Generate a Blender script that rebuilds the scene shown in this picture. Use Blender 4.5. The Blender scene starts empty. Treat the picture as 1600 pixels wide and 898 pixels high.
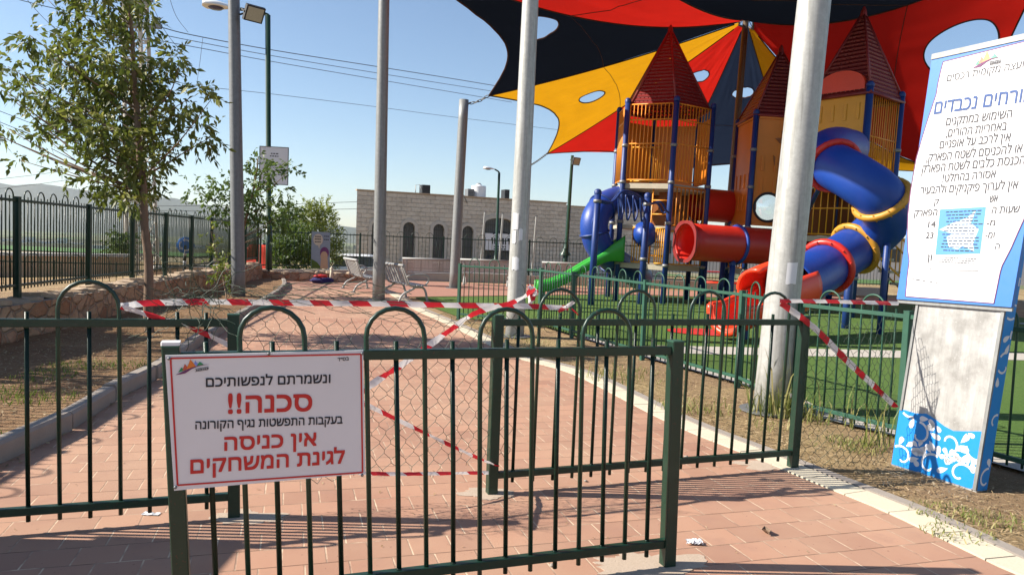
import bpy, bmesh, math, random
from mathutils import Vector as V, Matrix, noise as mnoise
from mathutils.geometry import delaunay_2d_cdt
random.seed(7)
rad = math.radians
SC = bpy.context.scene
COL = SC.collection

# ------------------------------------------------------------------ camera
CAMH, FPX, PITCH, ROLL = 1.5, 1150.0, rad(3.434), rad(2.2)
c_f = V((0, math.cos(PITCH), -math.sin(PITCH)))
c_u = V((0, math.sin(PITCH), math.cos(PITCH)))
c_r = V((1, 0, 0))
C_R = c_r*math.cos(ROLL) + c_u*math.sin(ROLL)
C_U = c_u*math.cos(ROLL) - c_r*math.sin(ROLL)
CAM = V((0, 0, CAMH))
cam_data = bpy.data.cameras.new('camera')
cam = bpy.data.objects.new('camera', cam_data)
COL.objects.link(cam)
cam_data.sensor_width = 36.0
cam_data.lens = 36.0*FPX/1600.0
cam_data.clip_start = 0.05
cam_data.clip_end = 30000
cam.matrix_world = Matrix(((C_R.x, C_U.x, -c_f.x, CAM.x), (C_R.y, C_U.y, -c_f.y, CAM.y),
                           (C_R.z, C_U.z, -c_f.z, CAM.z), (0, 0, 0, 1)))
SC.camera = cam

# ------------------------------------------------------------------ light
SUN_EL = rad(35.5)
SUN_AZ = V((-1.0, -0.04, 0)).normalized()          # horizontal direction towards the sun
w = bpy.data.worlds.new('World'); SC.world = w; w.use_nodes = True
nt = w.node_tree; nt.nodes.clear()
wo = nt.nodes.new('ShaderNodeOutputWorld'); bg = nt.nodes.new('ShaderNodeBackground')
sky = nt.nodes.new('ShaderNodeTexSky'); sky.sky_type = 'NISHITA'; sky.sun_disc = False
sky.sun_elevation = SUN_EL
sky.sun_rotation = math.atan2(SUN_AZ.x, SUN_AZ.y)
sky.air_density = 1.0; sky.dust_density = .25; sky.ozone_density = 2.2; sky.altitude = 200
nt.links.new(sky.outputs[0], bg.inputs[0]); nt.links.new(bg.outputs[0], wo.inputs[0])
bg.inputs[1].default_value = 0.08
sd = bpy.data.lights.new('sun', 'SUN'); sd.energy = 5.0; sd.angle = rad(0.53); sd.color = (1.0, 0.93, 0.82)
sun = bpy.data.objects.new('sun', sd); COL.objects.link(sun)
to_sun = V((SUN_AZ.x*math.cos(SUN_EL), SUN_AZ.y*math.cos(SUN_EL), math.sin(SUN_EL)))
sun.rotation_euler = to_sun.to_track_quat('Z', 'Y').to_euler()
SC.view_settings.view_transform = 'Standard'; SC.view_settings.look = 'None'
SC.view_settings.exposure = 1.02; SC.view_settings.gamma = 1.0
SC.view_settings.use_curve_mapping = False

# ------------------------------------------------------------------ pixel <-> place helpers (measuring the photograph)
def ray(px, py):
    return c_f + C_R*((px-800)/FPX) + C_U*((449-py)/FPX)
def P(px, py, d):
    r = ray(px, py); return CAM + r*(d/r.y)
def G(px, py, z=0.0):
    r = ray(px, py); return CAM + r*((z-CAMH)/r.z)
def RP(px, py, p0, n):
    r = ray(px, py); return CAM + r*((p0-CAM).dot(n)/r.dot(n))
def proj(p):
    q = p-CAM; k = q.dot(c_f)
    return 800+FPX*q.dot(C_R)/k, 449-FPX*q.dot(C_U)/k
def lerp(a, b, t): return a+(b-a)*t
def rnd(a, b): return random.uniform(a, b)

# ------------------------------------------------------------------ materials
def srgb(h):
    h = h.lstrip('#'); o = []
    for i in (0, 2, 4):
        c = int(h[i:i+2], 16)/255; o.append(c/12.92 if c <= .04045 else ((c+.055)/1.055)**2.4)
    return tuple(o)+(1,)
class NT:
    def __init__(s, name):
        s.m = bpy.data.materials.new(name); s.m.use_nodes = True; s.t = s.m.node_tree; s.t.nodes.clear()
        s.out = s.n('ShaderNodeOutputMaterial')
    def n(s, typ, **kw):
        x = s.t.nodes.new(typ)
        for k, v in kw.items(): setattr(x, k, v)
        return x
    def l(s, a, b): s.t.links.new(a, b)
    def coord(s, kind='Object', scale=1.0, rot=None):
        tc = s.n('ShaderNodeTexCoord'); mp = s.n('ShaderNodeMapping')
        mp.inputs['Scale'].default_value = (scale,)*3 if not isinstance(scale, tuple) else scale
        if rot is not None: mp.inputs['Rotation'].default_value = (0, 0, rot)
        s.l(tc.outputs[kind], mp.inputs[0]); return mp.outputs[0]
    def noise(s, vec, scale, detail=4, rough=.55):
        x = s.n('ShaderNodeTexNoise'); x.inputs['Scale'].default_value = scale
        x.inputs['Detail'].default_value = detail; x.inputs['Roughness'].default_value = rough
        s.l(vec, x.inputs['Vector']); return x.outputs['Fac']
    def ramp(s, fac, stops):
        x = s.n('ShaderNodeValToRGB'); e = x.color_ramp.elements
        while len(e) < len(stops): e.new(.5)
        for i, (p, c) in enumerate(stops):
            e[i].position = p; e[i].color = c if len(c) == 4 else tuple(c)+(1,)
        s.l(fac, x.inputs[0]); return x.outputs[0]
    def mix(s, fac, a, b, mode='MIX'):
        x = s.n('ShaderNodeMix', data_type='RGBA', blend_type=mode)
        for sock, v in ((x.inputs[0], fac), (x.inputs[6], a), (x.inputs[7], b)):
            if hasattr(v, 'is_linked') or hasattr(v, 'links'): s.l(v, sock)
            elif isinstance(v, (int, float)): sock.default_value = v
            else: sock.default_value = v if len(v) == 4 else tuple(v)+(1,)
        return x.outputs[2]
    def math(s, op, a, b=None):
        x = s.n('ShaderNodeMath', operation=op)
        for i, v in enumerate((a, b)):
            if v is None: continue
            if isinstance(v, (int, float)): x.inputs[i].default_value = v
            else: s.l(v, x.inputs[i])
        return x.outputs[0]
    def bump(s, h, strength=.3, dist=.01):
        x = s.n('ShaderNodeBump'); x.inputs['Strength'].default_value = strength
        x.inputs['Distance'].default_value = dist; s.l(h, x.inputs['Height']); return x.outputs[0]
    def bsdf(s, col, rough=.6, metal=0.0, normal=None, spec=.5):
        b = s.n('ShaderNodeBsdfPrincipled')
        for sock, v in ((b.inputs['Base Color'], col), (b.inputs['Roughness'], rough), (b.inputs['Metallic'], metal)):
            if isinstance(v, (int, float)): sock.default_value = v
            elif isinstance(v, tuple): sock.default_value = v if len(v) == 4 else v+(1,)
            else: s.l(v, sock)
        b.inputs['Specular IOR Level'].default_value = spec
        if normal is not None: s.l(normal, b.inputs['Normal'])
        return b
    def done(s, b):
        s.l(b.outputs[0], s.out.inputs[0]); return s.m

def paint(name, col, rough=.4, var=.25, scale=6, metal=0.0, bump=.0, chip=None):
    """A painted / moulded surface: slight colour drift, dust and scratches."""
    t = NT(name); v = t.coord()
    if isinstance(col, str): col = srgb(col)
    n1 = t.noise(v, scale, 5, .6); n2 = t.noise(v, scale*9, 3, .6)
    dark = tuple(c*(1-var) for c in col[:3])+(1,); lite = tuple(min(1, c*(1+var*.6)+.004) for c in col[:3])+(1,)
    c = t.mix(n1, dark, lite)
    fade = t.noise(v, scale*.35, 6, .7); c = t.mix(t.ramp(fade, [(.48, (0, 0, 0)), (.78, (.5, .5, .5))]), c, tuple(min(1, x*.85+.018) for x in col[:3])+(1,)) if var >= .18 else c
    if chip: c = t.mix(t.ramp(n2, [(.62, (0, 0, 0)), (.70, (1, 1, 1))]), c, chip)
    r = t.math('ADD', t.math('MULTIPLY', n2, .25), rough-.1)
    nm = t.bump(n2, bump, .004) if bump else None
    return t.done(t.bsdf(c, r, metal, nm))

def flat(name, col, rough=.6):
    return paint(name, col, rough, .12, 4)

M = {}
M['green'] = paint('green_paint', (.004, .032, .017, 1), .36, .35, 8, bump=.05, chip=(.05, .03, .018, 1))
M['green2'] = paint('green_paint_pale', (.018, .085, .052, 1), .5, .3, 8)  # paler green, used on the playground fence and post caps
M['wire'] = paint('coated_wire', (.03, .055, .03, 1), .55, .5, 30)
M['galv'] = None
def galv(name, base, streak, sc=14):
    t = NT(name); v = t.coord(); vs = t.coord('Object', (30, 30, 1.2))
    vo = t.n('ShaderNodeTexVoronoi'); vo.inputs['Scale'].default_value = 38; t.l(v, vo.inputs[0])
    n = t.noise(v, sc, 6, .65); s2 = t.noise(vs, 1, 4, .6)
    c = t.mix(n, tuple(x*.55 for x in base), tuple(min(1, x*1.4) for x in base))
    c = t.mix(t.math('MULTIPLY', vo.outputs['Distance'], .5), c, tuple(x*.75 for x in base))
    c = t.mix(t.ramp(s2, [(.5, (0, 0, 0)), (.72, (.8, .8, .8))]), c, streak)
    b = t.bsdf(c, .5, .25, t.bump(n, .15, .003)); return t.done(b)
M['galv'] = galv('galvanised_steel', (.25, .255, .25), (.16, .155, .145))
M['galv_dark'] = galv('weathered_steel', (.19, .195, .2), (.12, .12, .12))
M['galv_lite'] = galv('whitewashed_steel', (.44, .44, .415), (.23, .225, .20))
M['rustmast'] = galv('rusty_mast', (.12, .075, .04), (.05, .03, .02))

def m_pavers():
    t = NT('red_pavers'); v = t.coord('Object', 1.0, rad(-17))
    b = t.n('ShaderNodeTexBrick'); b.offset = .5; b.squash = 1
    b.inputs['Scale'].default_value = 1; b.inputs['Mortar Size'].default_value = .0045
    b.inputs['Mortar Smooth'].default_value = .3; b.inputs['Bias'].default_value = 0
    b.inputs['Brick Width'].default_value = .2; b.inputs['Row Height'].default_value = .2
    b.inputs['Color1'].default_value = (.40, .205, .13, 1); b.inputs['Color2'].default_value = (.275, .135, .088, 1)
    b.inputs['Mortar'].default_value = (.2, .12, .085, 1)
    t.l(v, b.inputs['Vector'])
    w0 = t.coord('Object', 1.0)
    big = t.noise(w0, .55, 5, .6); mid = t.noise(w0, 5, 5, .65); fine = t.noise(w0, 160, 3, .7)
    c = t.mix(t.ramp(big, [(.36, (0, 0, 0)), (.68, (.65, .65, .65))]), b.outputs['Color'], (.46, .31, .205, 1))
    c = t.mix(t.ramp(mid, [(.52, (0, 0, 0)), (.75, (.5, .5, .5))]), c, (.27, .155, .115, 1))
    c = t.mix(t.math('MULTIPLY', fine, .35), c, (.42, .25, .19, 1))
    sand = t.math('MULTIPLY', b.outputs['Fac'], t.ramp(mid, [(.4, (0, 0, 0)), (.6, (1, 1, 1))]))
    c = t.mix(sand, c, (.58, .43, .30, 1))
    sxy = t.n('ShaderNodeSeparateXYZ'); t.l(v, sxy.inputs[0]); fr = t.math('FRACT', t.math('DIVIDE', sxy.outputs[1], .2))
    dd = t.math('MINIMUM', fr, t.math('SUBTRACT', 1.0, fr)); row = t.math('MULTIPLY', t.math('LESS_THAN', dd, .017), t.ramp(t.noise(w0, 3.5, 3, .6), [(.38, (0, 0, 0)), (.5, (1, 1, 1))]))
    c = t.mix(t.math('MULTIPLY', row, .85), c, (.15, .075, .045, 1))
    spots = t.ramp(t.noise(w0, 38, 2, .5), [(.70, (0, 0, 0)), (.73, (1, 1, 1))]); c = t.mix(t.math('MULTIPLY', spots, .5), c, (.17, .085, .06, 1))
    h = t.math('ADD', t.math('MULTIPLY', b.outputs['Fac'], -1.0), t.math('MULTIPLY', fine, .25))
    return t.done(t.bsdf(c, .85, 0, t.bump(h, .6, .006), .3))
M['pavers'] = m_pavers()

def m_stonepath(name, c1, c2, sc=2.0, bumpd=.006):
    t = NT(name); v = t.coord(); a = t.noise(v, sc, 6, .65); f = t.noise(v, 90, 4, .7)
    c = t.mix(a, c1, c2); c = t.mix(t.math('MULTIPLY', f, .5), c, tuple(x*.6 for x in c1[:3]))
    return t.done(t.bsdf(c, .9, 0, t.bump(f, .4, bumpd), .2))
M['cream'] = m_stonepath('cream_paver', (.58, .50, .37), (.70, .62, .48), 3)
M['kerb'] = m_stonepath('kerb_concrete', (.27, .23, .20), (.40, .35, .30), 5)
M['footing'] = m_stonepath('dusty_footing', (.42, .32, .24), (.54, .44, .35), 7)
M['concrete'] = m_stonepath('pale_concrete', (.40, .36, .31), (.55, .51, .45), 4)
M['rubber'] = m_stonepath('rubber_red', (.33, .17, .125), (.40, .22, .165), 3)

def m_soil(name, a, b_, c_):
    t = NT(name); v = t.coord()
    n1 = t.noise(v, .9, 6, .6); n2 = t.noise(v, 14, 6, .75); n3 = t.noise(v, 70, 4, .8)
    c = t.mix(n2, a, b_); c = t.mix(t.ramp(n1, [(.42, (0, 0, 0)), (.66, (1, 1, 1))]), c, c_)
    c = t.mix(t.ramp(n3, [(.55, (0, 0, 0)), (.7, (.7, .7, .7))]), c, tuple(x*1.45 for x in b_[:3]))
    h = t.math('ADD', t.math('MULTIPLY', n2, .7), t.math('MULTIPLY', n3, .5))
    return t.done(t.bsdf(c, .95, 0, t.bump(h, .9, .03), .1))
M['bed'] = m_soil('bed_soil', (.13, .075, .045), (.34, .205, .115), (.30, .19, .105))
def m_turf():
    t = NT('turf'); v = t.coord(); n1 = t.noise(v, .5, 5, .6); n2 = t.noise(v, 60, 3, .8); n3 = t.noise(t.coord('Object', (140, 40, 40)), 1, 2, .7)
    c = t.mix(n1, (.085, .155, .032), (.135, .21, .055)); c = t.mix(t.ramp(t.noise(v, 1.6, 5, .7), [(.5, (0, 0, 0)), (.75, (.6, .6, .6))]), c, (.14, .17, .06, 1)); c = t.mix(t.ramp(n2, [(.4, (0, 0, 0)), (.75, (1, 1, 1))]), c, (.035, .085, .015))
    return t.done(t.bsdf(c, .9, 0, t.bump(t.math('ADD', n2, n3), .8, .02), .15))
M['turf'] = m_turf()
def m_land():
    t = NT('land'); v = t.coord()
    n = t.noise(v, .012, 6, .6); f = t.n('ShaderNodeTexVoronoi'); f.inputs['Scale'].default_value = .006; t.l(v, f.inputs[0])
    sx = t.n('ShaderNodeSeparateXYZ'); t.l(f.outputs['Color'], sx.inputs[0])
    c = t.ramp(sx.outputs[0], [(.15, (.07, .13, .03)), (.45, (.16, .15, .07)), (.7, (.09, .12, .045)), (.9, (.2, .17, .1))])
    # near the camera the sheet is plain dry soil
    geo = t.n('ShaderNodeNewGeometry'); ln = t.n('ShaderNodeVectorMath', operation='LENGTH'); t.l(geo.outputs['Position'], ln.inputs[0])
    near = t.ramp(t.math('DIVIDE', ln.outputs['Value'], 400), [(.1, (0, 0, 0)), (.5, (1, 1, 1))])
    n2 = t.noise(v, 12, 6, .75); n3 = t.noise(v, 70, 4, .8)
    s = t.mix(n2, (.19, .12, .068), (.42, .285, .165)); s = t.mix(t.ramp(t.noise(v, .7, 5, .6), [(.45, (0, 0, 0)), (.65, (.9, .9, .9))]), s, (.44, .33, .17))
    s = t.mix(t.ramp(n3, [(.56, (0, 0, 0)), (.7, (.7, .7, .7))]), s, (.58, .45, .29))
    c = t.mix(near, s, c)
    h = t.math('ADD', t.math('MULTIPLY', n2, .7), t.math('MULTIPLY', n3, .5))
    return t.done(t.bsdf(c, .95, 0, t.bump(h, 1.0, .05), .1))
M['land'] = m_land()
M['hill'] = m_stonepath('hill_scrub', (.06, .075, .04), (.12, .115, .07), .004)

def m_rubble():
    t = NT('rubble_stone'); v = t.coord('Object', (1, 1, 1.25))
    vo = t.n('ShaderNodeTexVoronoi', feature='DISTANCE_TO_EDGE'); vo.inputs['Scale'].default_value = 3.7; t.l(v, vo.inputs[0])
    vc = t.n('ShaderNodeTexVoronoi'); vc.inputs['Scale'].default_value = 3.7; t.l(v, vc.inputs[0])
    sx = t.n('ShaderNodeSeparateXYZ'); t.l(vc.outputs['Color'], sx.inputs[0])
    c = t.ramp(sx.outputs[0], [(.0, (.40, .20, .11)), (.35, (.54, .33, .19)), (.65, (.62, .44, .29)), (1, (.50, .25, .14))])
    n = t.noise(v, 22, 5, .7); c = t.mix(t.math('MULTIPLY', n, .5), c, (.2, .12, .08, 1))
    e = t.ramp(vo.outputs['Distance'], [(.02, (0, 0, 0)), (.09, (1, 1, 1))])
    c = t.mix(e, (.36, .25, .17, 1), c)
    h = t.math('ADD', e, t.math('MULTIPLY', n, .5))
    return t.done(t.bsdf(c, .9, 0, t.bump(h, .9, .04), .2))
M['rubble'] = m_rubble()
M['capstone'] = m_stonepath('cap_stone', (.40, .28, .18), (.60, .48, .36), 9, .03)

def m_ashlar():
    t = NT('ashlar'); v = t.coord('UV')
    b = t.n('ShaderNodeTexBrick'); b.inputs['Scale'].default_value = 1
    b.inputs['Mortar Size'].default_value = .012; b.inputs['Mortar Smooth'].default_value = .4
    b.inputs['Brick Width'].default_value = .62; b.inputs['Row Height'].default_value = .27
    b.inputs['Color1'].default_value = (.60, .54, .45, 1); b.inputs['Color2'].default_value = (.43, .38, .31, 1)
    b.inputs['Mortar'].default_value = (.38, .34, .28, 1); t.l(v, b.inputs['Vector'])
    n = t.noise(v, 6, 6, .7); n2 = t.noise(v, 1.2, 5, .6)
    c = t.mix(t.ramp(n, [(.35, (0, 0, 0)), (.7, (.8, .8, .8))]), b.outputs['Color'], (.70, .64, .55, 1))
    c = t.mix(t.ramp(n2, [(.5, (0, 0, 0)), (.8, (.5, .5, .5))]), c, (.36, .31, .25, 1))
    h = t.math('ADD', t.math('MULTIPLY', b.outputs['Fac'], -1.2), n)
    return t.done(t.bsdf(c, .9, 0, t.bump(h, 1.0, .06), .2))
M['ashlar'] = m_ashlar()
M['trimstone'] = m_stonepath('trim_stone', (.5, .46, .4), (.62, .58, .52), 3)
M['beige'] = m_stonepath('beige_plaster', (.52, .36, .22), (.6, .43, .28), .8)
M['white'] = paint('white_paint', (.72, .73, .74, 1), .5, .12, 3)
M['whitewall'] = m_stonepath('white_render', (.62, .6, .56), (.74, .72, .68), 1)
M['grime_white'] = paint('bench_enamel', (.34, .34, .325, 1), .5, .25, 9, chip=(.3, .28, .25, 1))
M['darkglass'] = paint('dark_glass', (.035, .04, .042, 1), .18, .3, 3)
M['windowglass'] = paint('window_glass', (.13, .14, .145, 1), .2, .35, 1.2)
M['grille'] = paint('grille_iron', (.05, .055, .055, 1), .5, .3, 6)
def m_perf():
    t = NT('perforated_metal'); v = t.coord('Object', (62, 62, 62)); vo = t.n('ShaderNodeTexVoronoi'); vo.inputs['Scale'].default_value = 1; vo.inputs['Randomness'].default_value = 0; t.l(v, vo.inputs[0])
    b = t.bsdf((.50, .50, .48, 1), .5); tr = t.n('ShaderNodeBsdfTransparent'); mx = t.n('ShaderNodeMixShader')
    t.l(t.math('LESS_THAN', vo.outputs['Distance'], .40), mx.inputs[0]); t.l(b.outputs[0], mx.inputs[1]); t.l(tr.outputs[0], mx.inputs[2]); return t.done(mx)
M['perf'] = m_perf()
M['black'] = paint('black_plastic', (.02, .02, .022, 1), .5, .3, 6)
M['chain'] = paint('chain_steel', (.1, .1, .1, 1), .5, .4, 30, metal=.5)

def m_sail(name, col, tr=.45):
    t = NT(name); v = t.coord(); n = t.noise(v, 1.2, 5, .6); f = t.n('ShaderNodeTexWave'); f.inputs['Scale'].default_value = 60
    t.l(v, f.inputs[0])
    c = t.mix(n, tuple(x*.85 for x in col), tuple(min(1, x*1.1) for x in col))
    st = t.noise(v, .35, 5, .7); c = t.mix(t.ramp(st, [(.5, (0, 0, 0)), (.8, (.35, .35, .35))]), c, tuple(min(1, x*.7+.004) for x in col))
    d = t.n('ShaderNodeBsdfDiffuse'); tl = t.n('ShaderNodeBsdfTranslucent'); mx = t.n('ShaderNodeMixShader')
    t.l(c, d.inputs[0]); t.l(c, tl.inputs[0]); mx.inputs[0].default_value = tr
    t.l(d.outputs[0], mx.inputs[1]); t.l(tl.outputs[0], mx.inputs[2]); return t.done(mx)
M['sail_black'] = m_sail('sail_black', (.006, .008, .013), .3)
M['sail_navy'] = m_sail('sail_navy', (.018, .028, .055), .4)
M['sail_yellow'] = m_sail('sail_yellow', (.60, .285, .008), .45)
M['sail_red'] = m_sail('sail_red', (.52, .016, .010), .45)
M['seam'] = paint('seam_webbing', (.05, .018, .012, 1), .8, .3, 8)

M['blue'] = paint('blue_plastic', (.003, .045, .29, 1), .42, .2, 2)
M['bluepost'] = paint('blue_post_paint', (.004, .032, .17, 1), .45, .25, 4)
M['orange'] = paint('orange_plastic', (.66, .20, .012, 1), .45, .18, 2)
M['yellow'] = paint('yellow_plastic', (.72, .33, .015, 1), .45, .18, 2)
M['orangebar'] = paint('orange_bar_paint', (.72, .26, .015, 1), .45, .25, 6)
M['red'] = paint('red_plastic', (.56, .022, .012, 1), .36, .2, 2)
M['redorange'] = paint('bright_red_plastic', (.72, .05, .012, 1), .36, .18, 2)
M['slidegreen'] = paint('green_plastic', (.03, .33, .035, 1), .36, .2, 3)
M['deck'] = paint('deck_grey', (.45, .40, .30, 1), .7, .25, 6)
M['brownpanel'] = paint('brown_panel', (.28, .085, .012, 1), .5, .2, 2)
def m_roof():
    t = NT('perforated_red'); v = t.coord('UV')
    vo = t.n('ShaderNodeTexVoronoi'); vo.inputs['Scale'].default_value = 1; vo.inputs['Randomness'].default_value = 0
    mp = t.n('ShaderNodeMapping'); mp.inputs['Scale'].default_value = (8.5, 8.5, 8.5); t.l(v, mp.inputs[0]); t.l(mp.outputs[0], vo.inputs[0])
    wv = t.n('ShaderNodeTexWave'); wv.bands_direction = 'Y'; wv.inputs['Scale'].default_value = 2.7; t.l(v, wv.inputs[0])
    b = t.bsdf((.17, .011, .010, 1), .5, 0, t.bump(wv.outputs['Fac'], .8, .05))
    tr = t.n('ShaderNodeBsdfTransparent'); mx = t.n('ShaderNodeMixShader')
    t.l(t.math('LESS_THAN', vo.outputs['Distance'], .13), mx.inputs[0]); t.l(b.outputs[0], mx.inputs[1]); t.l(tr.outputs[0], mx.inputs[2])
    return t.done(mx)
M['roof'] = m_roof()
def m_glass():
    t = NT('clear_bubble'); tr = t.n('ShaderNodeBsdfTransparent'); gl = t.n('ShaderNodeBsdfGlossy'); gl.inputs['Roughness'].default_value = .1
    mx = t.n('ShaderNodeMixShader'); mx.inputs[0].default_value = .25
    t.l(tr.outputs[0], mx.inputs[1]); t.l(gl.outputs[0], mx.inputs[2]); return t.done(mx)
M['glass'] = m_glass()
def m_metalpanel():
    t = NT('bare_aluminium'); v = t.coord(); vs = t.coord('Object', (13, 13, .9))
    a = t.ramp(t.noise(vs, 1.5, 6, .75), [(.3, (0, 0, 0)), (.68, (1, 1, 1))]); b_ = t.noise(v, 3, 6, .65); f = t.noise(v, 60, 3, .7)
    c = t.mix(a, (.34, .335, .32), (.52, .51, .49)); c = t.mix(t.ramp(b_, [(.45, (0, 0, 0)), (.68, (.8, .8, .8))]), c, (.19, .18, .165, 1))
    c = t.mix(t.ramp(f, [(.62, (0, 0, 0)), (.7, (.5, .5, .5))]), c, (.62, .61, .59, 1))
    return t.done(t.bsdf(c, .42, .35, t.bump(b_, .25, .01)))
M['alu'] = m_metalpanel()
M['signwhite'] = paint('sign_white', (.70, .70, .71, 1), .5, .1, 2)
M['boardblue'] = paint('board_blue', (.035, .17, .52, 1), .45, .1, 3)
M['floralblue'] = paint('floral_blue', (.0, .22, .62, 1), .45, .12, 3)
M['ink'] = flat('ink_black', (.012, .012, .02, 1)); M['inkgrey'] = flat('ink_grey', (.05, .05, .06, 1))
M['inkred'] = flat('ink_red', (.52, .022, .016, 1)); M['inkblue'] = flat('ink_blue', (.02, .065, .22, 1))
M['inkpurple'] = flat('ink_purple', (.14, .03, .12, 1))
M['flyerblue'] = flat('flyer_blue', (.08, .27, .62, 1))
for nme, h in (('lgreen', '#2f8a55'), ('lorange', '#d8792a'), ('lred', '#c0563c'), ('lblue', '#7d8fd6')): M[nme] = flat('logo_'+nme[1:], h)
M['bark'] = m_stonepath('bark', (.16, .105, .07), (.30, .21, .15), 12, .02)
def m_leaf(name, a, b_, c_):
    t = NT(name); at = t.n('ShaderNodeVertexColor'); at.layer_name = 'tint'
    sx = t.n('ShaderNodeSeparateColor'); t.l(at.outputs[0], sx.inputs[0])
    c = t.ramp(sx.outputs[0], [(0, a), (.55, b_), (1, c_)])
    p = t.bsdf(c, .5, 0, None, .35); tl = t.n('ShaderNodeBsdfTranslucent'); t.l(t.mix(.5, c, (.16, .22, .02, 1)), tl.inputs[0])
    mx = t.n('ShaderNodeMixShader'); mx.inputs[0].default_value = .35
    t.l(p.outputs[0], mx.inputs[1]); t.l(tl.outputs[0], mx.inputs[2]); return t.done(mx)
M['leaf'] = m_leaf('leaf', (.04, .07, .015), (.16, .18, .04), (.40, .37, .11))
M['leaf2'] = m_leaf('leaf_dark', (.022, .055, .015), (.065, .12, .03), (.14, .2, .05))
M['leafy'] = m_leaf('leaf_yellow', (.07, .11, .02), (.22, .26, .05), (.45, .44, .09))
M['grassblade'] = m_leaf('grass_blade', (.10, .15, .03), (.26, .27, .08), (.50, .42, .2))
M['litter'] = m_leaf('dry_litter', (.20, .13, .07), (.42, .29, .15), (.66, .51, .32))
def m_tape():
    t = NT('barrier_tape'); tc = t.n('ShaderNodeTexCoord'); sx = t.n('ShaderNodeSeparateXYZ'); t.l(tc.outputs['UV'], sx.inputs[0])
    s = t.math('ADD', sx.outputs[0], t.math('MULTIPLY', sx.outputs[1], .14))
    f = t.math('FRACT', s); k = t.math('LESS_THAN', f, .5)
    c = t.mix(k, (.72, .70, .70, 1), (.56, .02, .035, 1))
    p = t.bsdf(c, .35); tl = t.n('ShaderNodeBsdfTranslucent'); t.l(c, tl.inputs[0]); mx = t.n('ShaderNodeMixShader'); mx.inputs[0].default_value = .35
    t.l(p.outputs[0], mx.inputs[1]); t.l(tl.outputs[0], mx.inputs[2]); return t.done(mx)
M['tape'] = m_tape()

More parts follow.
